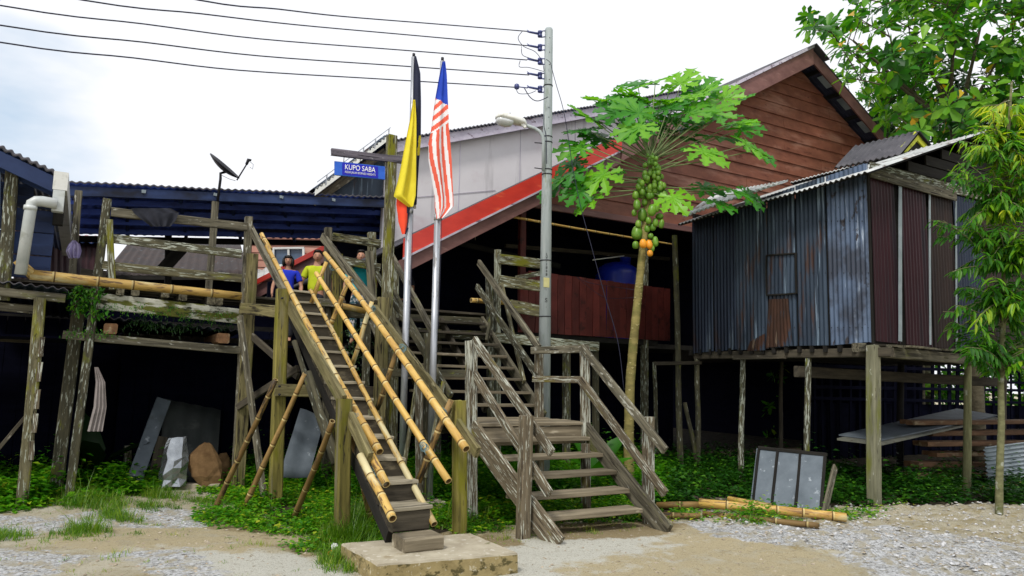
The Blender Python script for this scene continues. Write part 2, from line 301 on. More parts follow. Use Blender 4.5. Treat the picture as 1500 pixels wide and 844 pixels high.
PAPT = mat('papaya_trunk', (.13, .11, .035), (.30, .25, .085), (6, 6, 14), .8, [((.12, .13, .03), (4, 4, 3), .52, .66)], .5, rnd=False)
SCAR = mat('leaf_scar', (.40, .34, .15), (.5, .44, .22), (9, 9, 9), .8, (), 0)
SKIN = mat('skin', (.38, .19, .12), (.45, .24, .16), (9, 9, 9), .5, (), 0)
HAIR = mat('black_hair', (.006, .005, .005), (.014, .012, .011), (30, 30, 30), .45, (), .3)
LIPS = mat('lips', (.26, .07, .06), (.3, .08, .07), (9, 9, 9), .5, (), 0)
EYEW = mat('eye_white', (.6, .6, .58), (.65, .65, .62), (9, 9, 9), .3, (), 0)
BLUET = mat('blue_tee', (.012, .03, .55), (.02, .05, .70), (9, 9, 9), .85, (), .2)
LIMET = mat('lime_tee', (.42, .50, .01), (.55, .62, .03), (9, 9, 9), .85, (), .2)
TURQT = mat('turquoise_tee', (.01, .42, .52), (.03, .55, .62), (9, 9, 9), .85, (), .2)
TROUS = mat('dark_trousers', (.02, .022, .03), (.045, .045, .055), (9, 9, 9), .85, (), .2)
PATT = mat('patterned_cloth', (.5, .5, .52), (.6, .6, .62), (5, 5, 5), .85, [((.03, .08, .10), (22, 22, 22), .50, .54)], .2)
def leafmat(name, cols, trans=.35, rough=.42):
    m = bpy.data.materials.new(name); m.use_nodes = True; t = m.node_tree; n = t.nodes; l = t.links; b = n['Principled BSDF']
    a = n.new('ShaderNodeAttribute'); a.attribute_name = 'rnd'; r = n.new('ShaderNodeValToRGB'); e = r.color_ramp.elements
    for i, (p, c) in enumerate(cols):
        q = e[i] if i < 2 else e.new(p); q.position = p; q.color = (*c, 1)
    l.new(a.outputs['Fac'], r.inputs[0]); l.new(r.outputs[0], b.inputs['Base Color']); b.inputs['Roughness'].default_value = rough
    b.inputs['Specular IOR Level'].default_value = .35
    tr = n.new('ShaderNodeBsdfTranslucent'); g = n.new('ShaderNodeMix'); g.data_type = 'RGBA'; g.blend_type = 'MULTIPLY'; g.inputs[0].default_value = 1
    g.inputs[7].default_value = (1.5, 1.7, .5, 1); l.new(r.outputs[0], g.inputs[6]); l.new(g.outputs[2], tr.inputs[0])
    s = n.new('ShaderNodeMixShader'); s.inputs[0].default_value = trans; l.new(b.outputs[0], s.inputs[1]); l.new(tr.outputs[0], s.inputs[2])
    l.new(s.outputs[0], n['Material Output'].inputs[0]); return m
LF_WEED = leafmat('weed_leaf', [(0, (.015, .085, .004)), (1, (.42, .46, .03)), (.45, (.04, .19, .005)), (.8, (.15, .36, .012))])
LF_GRASS = leafmat('grass_blade', [(0, (.05, .13, .008)), (1, (.40, .38, .08)), (.5, (.10, .23, .012)), (.8, (.22, .33, .02))])
LF_BIG = leafmat('broad_leaf', [(0, (.008, .040, .012)), (1, (.66, .32, .02)), (.4, (.04, .19, .012)), (.92, (.24, .48, .02)), (.955, (.55, .42, .02))], .35)
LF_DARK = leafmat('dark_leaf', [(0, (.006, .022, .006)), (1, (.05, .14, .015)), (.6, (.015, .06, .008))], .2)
LF_SAP = leafmat('lance_leaf', [(0, (.015, .08, .008)), (1, (.62, .56, .04)), (.35, (.055, .21, .012)), (.6, (.19, .38, .015)), (.82, (.42, .50, .03))], .4)
LF_PAP = leafmat('papaya_blade', [(0, (.010, .085, .012)), (1, (.19, .46, .014)), (.5, (.040, .23, .010))], .33)
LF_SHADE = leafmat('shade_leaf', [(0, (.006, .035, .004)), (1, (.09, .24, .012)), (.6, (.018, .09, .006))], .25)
STALK = mat('green_stalk', (.10, .16, .05), (.22, .26, .12), (9, 9, 9), .6, (), 0)
FRUIT = mat('green_papaya_skin', (.06, .19, .012), (.19, .34, .03), (9, 9, 9), .4, [((.2, .28, .04), (14, 14, 14), .62, .7)], .05, spec=.5)
FRUITO = mat('orange_papaya_skin', (.75, .25, .01), (.85, .40, .03), (9, 9, 9), .4, [((.25, .28, .03), (12, 12, 12), .64, .72)], .05, spec=.5)
# ------------------------------------------------------------------ ground
def inpoly(x, y, poly):
    c = False; j = len(poly)-1
    for i in range(len(poly)):
        xi, yi = poly[i][:2]; xj, yj = poly[j][:2]
        if (yi > y) != (yj > y) and x < (xj-xi)*(y-yi)/(yj-yi)+xi: c = not c
        j = i
    return c
def gpoly(px): return [tuple(PZ(x, y, 0))[:2] for x, y in px]
def ndist(x, y, poly):
    d = 9e9
    for i in range(len(poly)):
        ax, ay = poly[i-1]; bx, by = poly[i]; t = max(0, min(1, ((x-ax)*(bx-ax)+(y-ay)*(by-ay))/((bx-ax)**2+(by-ay)**2+1e-9)))
        d = min(d, math.hypot(x-ax-t*(bx-ax), y-ay-t*(by-ay)))
    return d
def field(x, y, poly, soft): # 1 inside, falling to 0 over soft metres outside
    if inpoly(x, y, poly): return 1.
    return max(0., 1-ndist(x, y, poly)/soft)
WH = [gpoly(p) for p in ([(0, 757), (70, 762), (150, 750), (230, 744), (290, 752), (300, 768), (220, 766), (90, 772), (0, 790)],
      [(180, 812), (270, 806), (300, 830), (330, 860), (240, 860), (232, 830)],
      [(0, 805), (60, 812), (150, 818), (90, 822), (40, 860), (-60, 860), (-80, 810)],
      [(1090, 762), (1180, 772), (1160, 780), (1080, 770)],
      [(1000, 765), (1120, 778), (1300, 775), (1480, 800), (1700, 820), (1700, 870), (1300, 850), (1230, 810), (1060, 790)])]
PALEP = [gpoly([(655, 792), (800, 796), (985, 786), (1040, 800), (950, 825), (900, 870), (700, 870)]), gpoly([(200, 800), (330, 800), (480, 830), (520, 870), (300, 870)])]
BRNP = [gpoly([(792, 770), (960, 762), (1000, 772), (960, 784), (810, 792)]), gpoly([(590, 770), (700, 772), (760, 800), (690, 800)]), gpoly([(300, 760), (440, 790), (490, 815), (440, 812), (330, 778)])]
RUB = gpoly([(1030, 748), (1250, 742), (1480, 742), (1800, 750), (1800, 840), (1500, 850), (1320, 838), (1230, 812), (1060, 785)])
ORG = [gpoly(p) for p in ([(70, 772), (230, 768), (440, 790), (460, 808), (300, 806), (100, 800)], [(1000, 775), (1080, 790), (1230, 830), (1240, 870), (1080, 870), (960, 815)], [(640, 770), (800, 770), (780, 785), (680, 783)], [(830, 835), (960, 812), (1000, 850), (900, 870)])]
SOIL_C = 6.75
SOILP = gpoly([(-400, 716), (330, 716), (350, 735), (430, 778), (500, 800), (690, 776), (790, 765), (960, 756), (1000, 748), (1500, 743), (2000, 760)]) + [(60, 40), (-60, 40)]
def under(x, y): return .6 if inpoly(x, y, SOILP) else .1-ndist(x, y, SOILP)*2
def under_old(x, y):               # how far a point lies in under the houses, in metres
    v = -.5*x+.866*y; u = .866*x+.5*y
    return (v-7.0) if u < 6 else (v-5.6 if u < 16 else v-5.9)
def hgt(x, y):
    n = noise.noise(Vector((x*.7, y*.7, 0)))*.035 + noise.noise(Vector((x*3, y*3, 2)))*.012 + noise.noise(Vector((x*9, y*9, 5)))*.006
    r = field(x, y, RUB, .6)
    if r > 0 and y < 14: n += r*(abs(noise.noise(Vector((x*4.2, y*4.2, 9))))*.07 + abs(noise.noise(Vector((x*11, y*11, 3))))*.06)
    return n
xs = [-300, -120, -60, -30, -20, -14] + [ -12+.11*i for i in range(219)] + [14, 20, 30, 60, 120, 300]
ys = [-300, -100, -30, -10, 0, 3] + [4.2+.085*i for i in range(110)] + [13.8+.25*i for i in range(30)] + [23, 30, 45, 80, 150, 400]
vs = []; aw = []; ao = []; au = []; ap = []; ab = []
for y in ys:
    for x in xs:
        near = 4 < y < 14 and abs(x) < 13
        vs.append((x, y, hgt(x, y) if near else 0))
        aw.append(max(field(x, y, p, .22) for p in WH) if near else 0)
        ao.append(max(field(x, y, p, .4) for p in ORG) if near else 0)
        ap.append(max(field(x, y, p, .3) for p in PALEP) if near else 0)
        ab.append(max(field(x, y, p, .2) for p in BRNP) if near else 0)
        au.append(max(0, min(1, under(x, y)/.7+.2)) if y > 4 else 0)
nx = len(xs); fs = [(j*nx+i, j*nx+i+1, (j+1)*nx+i+1, (j+1)*nx+i) for j in range(len(ys)-1) for i in range(nx-1)]
gm = bpy.data.materials.new('yard_earth'); gm.use_nodes = True; t = gm.node_tree; n = t.nodes; l = t.links; b = n['Principled BSDF']; b.inputs['Roughness'].default_value = .95; b.inputs['Specular IOR Level'].default_value = .15
tcg = n.new('ShaderNodeTexCoord')
def gn(sc, det=7, rgh=.65):
    z = n.new('ShaderNodeTexNoise'); z.inputs['Scale'].default_value = sc; z.inputs['Detail'].default_value = det; z.inputs['Roughness'].default_value = rgh
    l.new(tcg.outputs['Object'], z.inputs[0]); return z.outputs[0]
def gr(v, p0, p1, c0=(0, 0, 0), c1=(1, 1, 1)):
    r = n.new('ShaderNodeValToRGB'); e = r.color_ramp.elements; e[0].position = p0; e[1].position = p1; e[0].color = (*c0, 1); e[1].color = (*c1, 1); l.new(v, r.inputs[0]); return r.outputs[0]
def gmix(f, a, c):
    x = n.new('ShaderNodeMix'); x.data_type = 'RGBA'; l.new(f, x.inputs[0])
    for s, q in ((6, a), (7, c)):
        if isinstance(q, tuple): x.inputs[s].default_value = (*q, 1)
        else: l.new(q, x.inputs[s])
    return x.outputs[2]
def gmask(att, sc, wgt=1.0, a=.5, c=.62):   # attribute edge broken up by noise
    at = n.new('ShaderNodeAttribute'); at.attribute_name = att; m1 = n.new('ShaderNodeMath'); m1.operation = 'MULTIPLY_ADD'; m1.inputs[1].default_value = wgt
    l.new(gn(sc), m1.inputs[0]); m2 = n.new('ShaderNodeMath'); m2.operation = 'SUBTRACT'; m2.inputs[1].default_value = .5*wgt
    l.new(at.outputs['Fac'], m1.inputs[2]); l.new(m1.outputs[0], m2.inputs[0]); return gr(m2.outputs[0], a, c)
col = gmix(gr(gn(1.3), .38, .62), (.37, .33, .225), (.50, .465, .36))
col = gmix(gr(gn(5.5, 9, .75), .52, .64), col, (.33, .265, .13))
col = gmix(gr(gn(2.6, 9, .7), .56, .66), col, (.50, .47, .38))
col = gmix(gmask('pale', 4, 1.6, .45, .85), col, (.55, .545, .48))
col = gmix(gmask('brown', 7, 1.8, .45, .75), col, (.27, .215, .12))
col = gmix(gmask('orange', 3.5, 2.6, .6, 1.0), col, (.45, .385, .245))
col = gmix(gr(gn(16, 9, .8), .57, .64), col, (.21, .165, .095))
col = gmix(gr(gn(26, 6, .8), .60, .66), col, (.60, .57, .48))
grav = gmix(gr(gn(30, 6, .75), .40, .56), (.20, .20, .19), (.62, .635, .65))
grav = gmix(gr(gn(5, 8, .7), .50, .58), grav, (.40, .37, .29))
grav = gmix(gr(gn(11, 9, .85), .56, .60), grav, (.13, .12, .10))
col = gmix(gr(gn(60, 4, .8), .56, .66), col, (.20, .17, .11))
col = gmix(gmask('white', 6, 2.6, .55, .80), col, grav)
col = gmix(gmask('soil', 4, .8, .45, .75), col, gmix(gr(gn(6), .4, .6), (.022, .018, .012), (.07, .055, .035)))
l.new(col, b.inputs['Base Color'])
bp = n.new('ShaderNodeBump'); bp.inputs['Strength'].default_value = .9; bp.inputs['Distance'].default_value = .03; l.new(gn(32, 9, .8), bp.inputs['Height']); l.new(bp.outputs[0], b.inputs['Normal'])
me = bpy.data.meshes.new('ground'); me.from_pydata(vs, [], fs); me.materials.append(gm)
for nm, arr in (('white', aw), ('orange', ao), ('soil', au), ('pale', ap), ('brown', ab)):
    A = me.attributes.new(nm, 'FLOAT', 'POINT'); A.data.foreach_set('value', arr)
me.polygons.foreach_set('use_smooth', [True]*len(me.polygons))
tag(link(bpy.data.objects.new('ground', me), Matrix()), kind='structure')
def gz(x, y): return hgt(x, y) if (4 < y < 14 and abs(x) < 13) else 0
# ------------------------------------------------------------------ leaves in bulk (numpy)
TPL = np.array([(0, 0, 0), (.32, .42, .02), (.36, 0, -.05), (.32, -.42, .02), (.72, .36, 0), (.72, 0, -.06), (.72, -.36, 0), (1, 0, 0)])
TF = [(0, 2, 1), (0, 3, 2), (1, 2, 5, 4), (2, 3, 6, 5), (4, 5, 7), (5, 6, 7)]
SMP = np.array([(0, 0, 0), (.5, .5, .08), (1, 0, 0), (.5, -.5, .08)]); SF = [(0, 3, 2), (0, 2, 1)]
BLD = np.array([(0, -.5, 0), (0, .5, 0), (.55, .35, .0), (.55, -.35, 0), (1, 0, 0)]); BF = [(0, 3, 2, 1), (3, 4, 2)]
def leaves(name, P, D, Nn, Ln, Wd, rnd, m, parent=None, tpl=TPL, tf=TF, droop=.25):
    """P base, D axis, Nn rough normal: arrays (n,3); one mesh with a per-leaf shade attribute"""
    P = np.asarray(P, float); D = np.asarray(D, float); Nn = np.asarray(Nn, float); k = len(P); Ln = np.broadcast_to(Ln, k); Wd = np.broadcast_to(Wd, k); rnd = np.broadcast_to(rnd, k)
    D = D/np.linalg.norm(D, axis=1)[:, None]; Nn = Nn - D*(Nn*D).sum(1)[:, None]; Nn /= (np.linalg.norm(Nn, axis=1)[:, None]+1e-9); S = np.cross(Nn, D)
    q = len(tpl); X = tpl[:, 0]; Y = tpl[:, 1]; Zz = tpl[:, 2]-droop*X**2
    co = P[:, None, :] + D[:, None, :]*(X[None, :, None]*Ln[:, None, None]*(1-.12*droop*X[None, :, None])) + S[:, None, :]*(Y[None, :, None]*Wd[:, None, None]) + Nn[:, None, :]*(Zz[None, :, None]*Ln[:, None, None])
    c = co.reshape(-1, 3); org = c.mean(0); org[2] = c[:, 2].min(); c = c-org
    sizes = [len(f) for f in tf]; flat = np.array([i for f in tf for i in f]); lt = (flat[None, :]+(np.arange(k)*q)[:, None]).ravel()
    me = bpy.data.meshes.new(name); me.vertices.add(len(c)); me.vertices.foreach_set('co', c.astype(np.float32).ravel())
    me.loops.add(len(lt)); me.loops.foreach_set('vertex_index', lt.astype(np.int32)); nf = len(tf)*k
    tot = np.tile(sizes, k); me.polygons.add(nf); me.polygons.foreach_set('loop_start', np.concatenate([[0], np.cumsum(tot)[:-1]]).astype(np.int32))
    me.update(calc_edges=True); me.materials.append(m)
    A = me.attributes.new('rnd', 'FLOAT', 'POINT'); A.data.foreach_set('value', np.repeat(rnd, q).astype(np.float32))
    return link(bpy.data.objects.new(name, me), Matrix.Translation(Vector(org)), parent)
def rdir(n, up=(-.3, .9)):
    a = rng.uniform(0, 2*np.pi, n); z = rng.uniform(up[0], up[1], n); r = np.sqrt(np.maximum(0, 1-z*z)); return np.stack([r*np.cos(a), r*np.sin(a), z], 1)
def grow(poly_px, per, hmax, seed=0):
    """plant positions on the ground inside an outline"""
    poly = gpoly(poly_px); xs_ = [p[0] for p in poly]; ys_ = [p[1] for p in poly]; out = []; A = (max(xs_)-min(xs_))*(max(ys_)-min(ys_)); rd = random.Random(seed)
    for _ in range(int(A*per)):
        x = rd.uniform(min(xs_), max(xs_)); y = rd.uniform(min(ys_), max(ys_))
        if not inpoly(x, y, poly): continue
        dn = noise.noise(Vector((x*2.2, y*2.2, seed)))
        if dn < -.28 or rd.random() > .55+dn*1.5: continue
        out.append((x, y, hmax*(1.9 if rd.random() < .05 else 1)*(.45+.9*max(0, .5+dn))*rd.uniform(.5, 1.15)*min(1, .35+ndist(x, y, poly)*2.2)))
    return out
PADV = [PZ(500, 796, .15), PZ(554, 827, .15), PZ(760, 810, .15), PZ(689, 781, .15)]
PADXY = [(p.x, p.y) for p in PADV]
def weeds(name, plants, leaf, per=(6, 14), col=(0, 1), m=LF_WEED):
    P = []; D = []; Nn = []; Ln = []; rn = []
    for x, y, h in plants:
        if ndist(x, y, PADXY) < .12 or inpoly(x, y, PADXY): continue
        k = random.randint(*per); g = gz(x, y); base = random.uniform(*col)
        for i in range(k):
            t = (i+1)/k; a = random.uniform(0, 6.28); rr = .02+.07*random.random()
            P.append((x+math.cos(a)*rr, y+math.sin(a)*rr, g+h*t)); D.append((math.cos(a), math.sin(a), random.uniform(-.15, .55))); Nn.append((random.uniform(-.4, .4), random.uniform(-.4, .4), 1))
            s = leaf*random.uniform(.6, 1.35); Ln.append(s); rn.append(min(1, max(0, base*.6+random.random()*.5)))
    return tag(leaves(name, P, D, Nn, np.array(Ln), np.array(Ln)*.62, np.array(rn), m, tpl=SMP, tf=SF), kind='stuff')
weeds('leafy_weeds', grow([(-60, 690), (-60, 748), (20, 752), (120, 742), (200, 728), (260, 716), (262, 706), (150, 702), (130, 690)], 330, .26, 1), .085, (7, 14), (.1, .8))
weeds('creeping_weeds', grow([(296, 700), (300, 735), (290, 752), (300, 768), (400, 782), (430, 808), (500, 812), (520, 792), (600, 800), (700, 785), (730, 770), (790, 768), (960, 762), (980, 720), (960, 680), (600, 655), (420, 668)], 620, .13, 2), .055, (5, 9), (.15, 1))
weeds('low_weeds', grow([(330, 694), (340, 712), (470, 730), (520, 742), (560, 760), (660, 748), (770, 735), (980, 742), (1000, 690), (950, 670), (420, 662)], 330, .30, 3), .075, (7, 13), (0, .7))
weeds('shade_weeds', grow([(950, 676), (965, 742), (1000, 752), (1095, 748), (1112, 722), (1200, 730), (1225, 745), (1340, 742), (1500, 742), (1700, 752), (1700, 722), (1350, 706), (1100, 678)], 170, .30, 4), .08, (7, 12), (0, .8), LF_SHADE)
weeds('edge_weeds', grow([(985, 742), (985, 762), (1100, 772), (1240, 764), (1330, 752), (1330, 744), (1230, 752)], 300, .13, 14)+grow([(690, 768), (700, 782), (790, 776), (800, 766)], 420, .09, 15), .05, (5, 9), (.2, 1))
grass_ = None
def grass(name, pts, hh, wd, col):
    P = []; D = []; Nn = []; Ln = []; rn = []
    for x, y, h in pts:
        g = gz(x, y); b0 = random.uniform(*col)
        for i in range(random.randint(7, 12)):
            a = random.uniform(0, 6.28); P.append((x+random.gauss(0, .03), y+random.gauss(0, .03), g-.01)); s = random.uniform(.1, .75)
            D.append((math.cos(a)*s, math.sin(a)*s, 1)); Nn.append((math.cos(a)*.8, math.sin(a)*.8, -.2)); Ln.append(h*hh*random.uniform(.6, 1.4)); rn.append(min(1, max(0, b0+random.uniform(-.25, .25))))
    return tag(leaves(name, P, D, Nn, np.array(Ln), wd, np.array(rn), LF_GRASS, tpl=BLD, tf=BF, droop=-.35), kind='stuff')
grass('grass', grow([(30, 728), (40, 748), (120, 762), (200, 752), (300, 742), (290, 722), (200, 720)], 300, .14, 5)
      + grow([(-40, 776), (-40, 802), (40, 800), (100, 792), (210, 780), (212, 758), (150, 750), (120, 768), (60, 782)], 420, .15, 6)
      + grow([(250, 722), (300, 745), (340, 770), (420, 790), (420, 765), (340, 735), (300, 722)], 220, .10, 7)
      + grow([(300, 745), (430, 800), (500, 800), (700, 782), (780, 765), (700, 740), (420, 720), (320, 725)], 60, .17, 17)
      + grow([(-40, 700), (-40, 742), (160, 728), (240, 712), (130, 705)], 70, .22, 18)
      + grow([(455, 812), (480, 838), (530, 838), (520, 800), (500, 770), (470, 780)], 900, .26, 8)
      + grow([(1070, 760), (1090, 775), (1180, 770), (1160, 758)], 400, .10, 12), 1.0, .007, (.2, .75))
grass('grass_tuft', grow([(480, 790), (490, 812), (550, 818), (545, 770), (500, 765)], 1500, .30, 9), 1.0, .008, (.15, .6))
grass('dry_grass_sprigs', grow([(0, 745), (0, 842), (460, 842), (480, 800), (380, 780), (250, 745)], 24, .05, 10) + grow([(690, 775), (720, 800), (800, 796), (960, 780), (940, 766), (800, 772)], 90, .06, 11), 1, .006, (.5, 1))
# loose stones: far too many to count
def stones(name, polys, per, smin, smax, m, seed):
    rd = random.Random(seed); vs = []; fs = []
    for poly in polys:
        X = [p[0] for p in poly]; Y = [p[1] for p in poly]
        for _ in range(int((max(X)-min(X))*(max(Y)-min(Y))*per)):
            x = rd.uniform(min(X), max(X)); y = rd.uniform(min(Y), max(Y))
            if not inpoly(x, y, poly) or y < 4.5 or inpoly(x, y, PADXY): continue
            s = smin+(smax-smin)*rd.random()**2.5; a = rd.uniform(0, 6.3); k = len(vs); z = gz(x, y)
            for dx, dy, dz in ((1, 0, .15), (.2, .9, .1), (-.9, .3, .2), (-.4, -.8, .1), (.1, .1, .8), (.5, -.6, .5)):
                q = rd.uniform(.7, 1.25)*s; vs.append((x+(dx*math.cos(a)-dy*math.sin(a))*q, y+(dx*math.sin(a)+dy*math.cos(a))*q, z+dz*q*.8-s*.1))
            fs += [(k, k+1, k+4), (k+1, k+2, k+4), (k+2, k+3, k+4), (k+3, k+5, k+4), (k+5, k, k+4), (k, k+5, k+3)]
    o = mesh_obj(name, vs, fs, m); return tag(o, kind='stuff')
STW = mat('white_stone', (.24, .24, .24), (.66, .67, .69), (6, 6, 6), .9, [((.30, .26, .2), (20, 20, 20), .52, .56)], .2, rnd=False)
STB = mat('brown_stone', (.20, .16, .11), (.50, .44, .34), (9, 9, 9), .9, (), .2, rnd=False)
stones('gravel', WH[:1]+WH[3:4]+[gpoly([(180, 705), (190, 728), (310, 726), (310, 708)])], 300, .005, .022, STW, 1)
stones('rubble', [RUB], 230, .005, .034, STW, 2)
stones('loose_earth_lumps', [gpoly([(-100, 745), (-100, 870), (480, 870), (470, 800), (280, 745)]), gpoly([(770, 768), (800, 870), (1400, 870), (1240, 815), (1050, 780), (960, 768)]), RUB], 60, .004, .026, STB, 3)
# ------------------------------------------------------------------ concrete pad
pt = [PZ(500, 796, .15), PZ(554, 827, .15), PZ(760, 810, .15), PZ(689, 781, .15)]
def slab(name, top, z0, m, ms, label, cat, j=.006):
    vs = []; fs = []; mi = []; n = len(top); K = 14; ring = []
    for i in range(n):
        a = top[i]; b2 = top[(i+1) % n]
        for k in range(K): ring.append(a.lerp(b2, k/K)+Vector((random.uniform(-j, j), random.uniform(-j, j), 0)))
    c = sum(top, Vector())/n; M_ = len(ring)
    for r_ in ring: vs.append(r_.lerp(c, .012)+Z*random.uniform(-.002, .002))
    for r_ in ring: vs.append(r_-Z*.015+Vector((random.uniform(-j, j), random.uniform(-j, j), 0)))
    for r_ in ring: vs.append(Vector((r_.x, r_.y, (r_.z+z0)/2))+Vector((random.uniform(-j, j)*1.6, random.uniform(-j, j)*1.6, 0)))
    for r_ in ring: vs.append(Vector((r_.x, r_.y, z0)))
    fs.append(tuple(range(M_))); mi.append(0)
    for s in range(3):
        for i in range(M_): fs.append((s*M_+i, (s+1)*M_+i, (s+1)*M_+(i+1) % M_, s*M_+(i+1) % M_)); mi.append(0 if s == 0 else 1)
    return tag(mesh_obj(name, vs, fs, [m, ms], mi=mi), label, cat)
slab('concrete_pad', pt, -.05, CONC, CONCS, 'pale square concrete pad at the foot of the bamboo-railed stair', 'concrete pad')
# ------------------------------------------------------------------ steep stair with bamboo handrails
bs = thing('bamboo_railed_stair', uvz(2.5, 6.0), 'steep narrow stair of dark block steps with yellow bamboo poles lashed on as handrails', 'stair')
NST = 15
def lash(name, a, t, r, parent, turns=4):
    """twine wound round the point a of a pole running along t"""
    t = t.normalized(); s = (Z-t*t.z).normalized(); q = t.cross(s); pts = []
    for i in range(turns*8+1):
        th = i/8*2*math.pi; pts.append(a+t*(i/(turns*8)-.5)*.035*turns*.5+(s*math.cos(th)+q*math.sin(th))*(r+.006*math.sin(i*1.7)))
    for k in range(3): pts.append(pts[-1]+Vector((random.uniform(-.02, .02), -.005, random.uniform(-.035, -.01))))
    return tube(name, pts, .004, ROPE, parent, 5)
for k in range(NST):
    y = [782, 744, 708, 676, 645, 618, 592, 567, 544, 522, 501, 482, 465, 448, 434][k]
    z = .27+k*.1762; v = 5.86+k*.329
    c = uvz(2.612, v+.17, z-.185); jt = random.uniform(-.012, .012)
    if k == 0: box('step', uvz(2.612, v+.17, .148), .35, .30, .115, TREADT, bs, ch=.14)
    else: box('step', c, .345, .36, .185, TREAD, bs, ch=.08)
    if k: beam('tread', uvz(2.43+jt, v+.150, z+.012), uvz(2.795+jt, v+.150, z+.012), .36, .03, STEPT, bs)
for u_ in (2.46, 2.76):
    beam('stringer', uvz(u_, 6.3, .20), uvz(u_, 10.7, 2.58), .05, .13, DARKW, bs)
# posts
def post(name, a, b, w_, d_, m, parent, grnd=True):
    if grnd: b = ground(a, b)
    return beam(name, b, a, w_, d_, m, parent, up=-V)
vA, vB, vC, vF = 10.6, 9.35, 7.25, 6.95
post('post', PV(364, 318, vA), PV(352, 560, vA), .10, .10, OLDW, bs)
post('post', PV(370, 372, vA-.07), PV(358, 560, vA-.07), .15, .08, NEWW, bs)
post('post', PV(415, 424, vB), PV(404, 700, vB), .15, .13, GREENW, bs)
post('post', PV(505, 584, vC), PV(501, 770, vC), .135, .13, GREENW, bs)
post('post', PV(480, 334, vA), PV(479, 440, vA), .10, .10, OLDW, bs)
post('post', PV(494, 372, vA-.08), PV(494, 520, vA-.08), .14, .09, GREENW, bs)
post('post', PV(560, 436, 9.2), PV(556, 600, 9.2), .15, .12, NEWW, bs)
post('post', PV(673, 587, vF), PV(672, 760, vF), .125, .125, GREENW, bs)
post('post', PV(538, 470, 9.9), PV(532, 640, 9.9), .09, .09, DARKLICH, bs)
# sawn handrails
def rail(a, b, w_=.05, h_=.11, m=NEWW, parent=None, nm='handrail'): return beam(nm, a, b, w_, h_, m, parent)
rail(PV(367, 334, 10.65), PV(416, 428, 9.33), .05, .10, OLDW, bs)
rail(PV(422, 446, 9.4), PV(503, 588, 7.2), .05, .14, NEWW, bs)
rail(PV(512, 612, 7.2), PV(541, 672, 6.7), .05, .14, NEWW, bs)
rail(PV(472, 346, 10.65), PV(549, 446, 9.2), .05, .12, OLDW, bs)
rail(PV(549, 452, 9.2), PV(660, 604, 7.2), .05, .12, NEWW, bs)
rail(PV(662, 609, 7.05), PV(700, 664, 6.5), .05, .12, NEWW, bs)
# bamboo culms
B = lambda x0, y0, v0, x1, y1, v1, r0=.028, r1=.034, m=None, bend=0, nm='bamboo_pole': bamboo(nm, PV(x0, y0, v0), PV(x1, y1, v1), r0, r1, bs, m, bend=bend)
B(383, 343, 10.4, 396, 366, 10.15, .030, .032)
B(391, 361, 10.2, 556, 662, 6.75, .030, .040)
B(430, 442, 9.35, 566, 710, 6.45, .030, .038)
B(528, 668, 6.75, 575, 760, 5.84, .036, .036)
B(455, 425, 9.3, 636, 768, 6.15, .022, .032)
B(463, 400, 9.4, 657, 705, 6.45, .028, .036)
B(476, 371, 10.0, 683, 658, 6.35, .030, .040)
B(478, 384, 9.7, 456, 444, 9.75, .026, .03)
B(513, 405, 9.3, 485, 474, 9.4, .028, .03)
B(545, 442, 8.9, 516, 534, 9.0, .028, .03)
B(584, 506, 8.1, 552, 600, 8.3, .028, .032, OB)
B(661, 586, 6.9, 613, 706, 7.1, .030, .036, OB)
for x0, y0, v0, x1, y1, v1, m in ((404, 556, 8.7, 327, 720, 9.4, OB), (447, 547, 8.6, 366, 726, 9.1, OB), (487, 617, 7.3, 442, 731, 8.1, OB), (515, 640, 7.3, 540, 745, 7.5, OB)):
    a = PV(x0, y0, v0); b = PV(x1, y1, v1); b = ground(a, b); bamboo('bamboo_brace', a, b, .028, .034, bs, m)
for x0, y0, v0, x1, y1, v1 in ((431, 500, 8.9, 490, 680, 8.0), (452, 545, 8.5, 500, 690, 7.7), (543, 600, 7.7, 562, 740, 7.4), (548, 700, 6.9, 566, 776, 6.5)):
    a = PV(x0, y0, v0); b = PV(x1, y1, v1); pole('log_brace', b, a, .038, .03, DARKLICH, bs)
beam('brace', ground(PV(352, 463, 10.2), PV(386, 729, 9.5)), PV(352, 463, 10.2), .05, .09, OLDW, bs)
beam('brace', PV(369, 492, 10.5), PV(437, 552, 9.5), .04, .09, MIDW, bs)
beam('brace', PV(348, 597, 10.5), PV(437, 540, 9.5), .04, .09, MIDW, bs)
beam('brace', PV(543, 470, 9.8), PV(566, 520, 9.4), .04, .08, OLDW, bs)
beam('crossbeam', PV(353, 452, 10.45), PV(412, 458, 9.5), .05, .15, NEWW, bs)
beam('crossbeam', PV(403, 572, 9.25), PV(470, 573, 9.25), .05, .15, NEWW, bs)
beam('crossbeam', PV(470, 573, 9.32), PV(566, 575, 9.32), .05, .15, MIDW, bs)
beam('crossbeam', PV(440, 440, 10.5), PV(505, 447, 10.5), .05, .11, OLDW, bs)
for x, y, v, dx, dy in ((388, 362, 10.3, .5, .9), (402, 394, 9.95, .5, .9), (424, 444, 9.4, .5, .9), (437, 470, 9.0, .5, .9), (466, 520, 8.2, .5, .9), (524, 612, 7.2, .5, .9), (549, 690, 6.75, .5, .9),
                        (487, 392, 9.8, .6, .9), (513, 412, 9.4, .6, .9), (545, 452, 8.9, .6, .9), (590, 510, 8.05, .6, .9), (648, 604, 6.9, .6, .9), (517, 490, 8.9, .6, .9), (621, 655, 6.7, .6, .9)):
    a = PV(x, y, v); t = uvz(0, -.88, -.47); lash('lashing', a, t, .037, bs)
for x, y, v in ((413, 437, 9.27), (409, 566, 9.18), (409, 578, 9.18), (362, 460, 10.38)):
    p = PV(x, y, v); tube('bolt', [p, p-V*.03], .014, BLACKM, bs, 8)
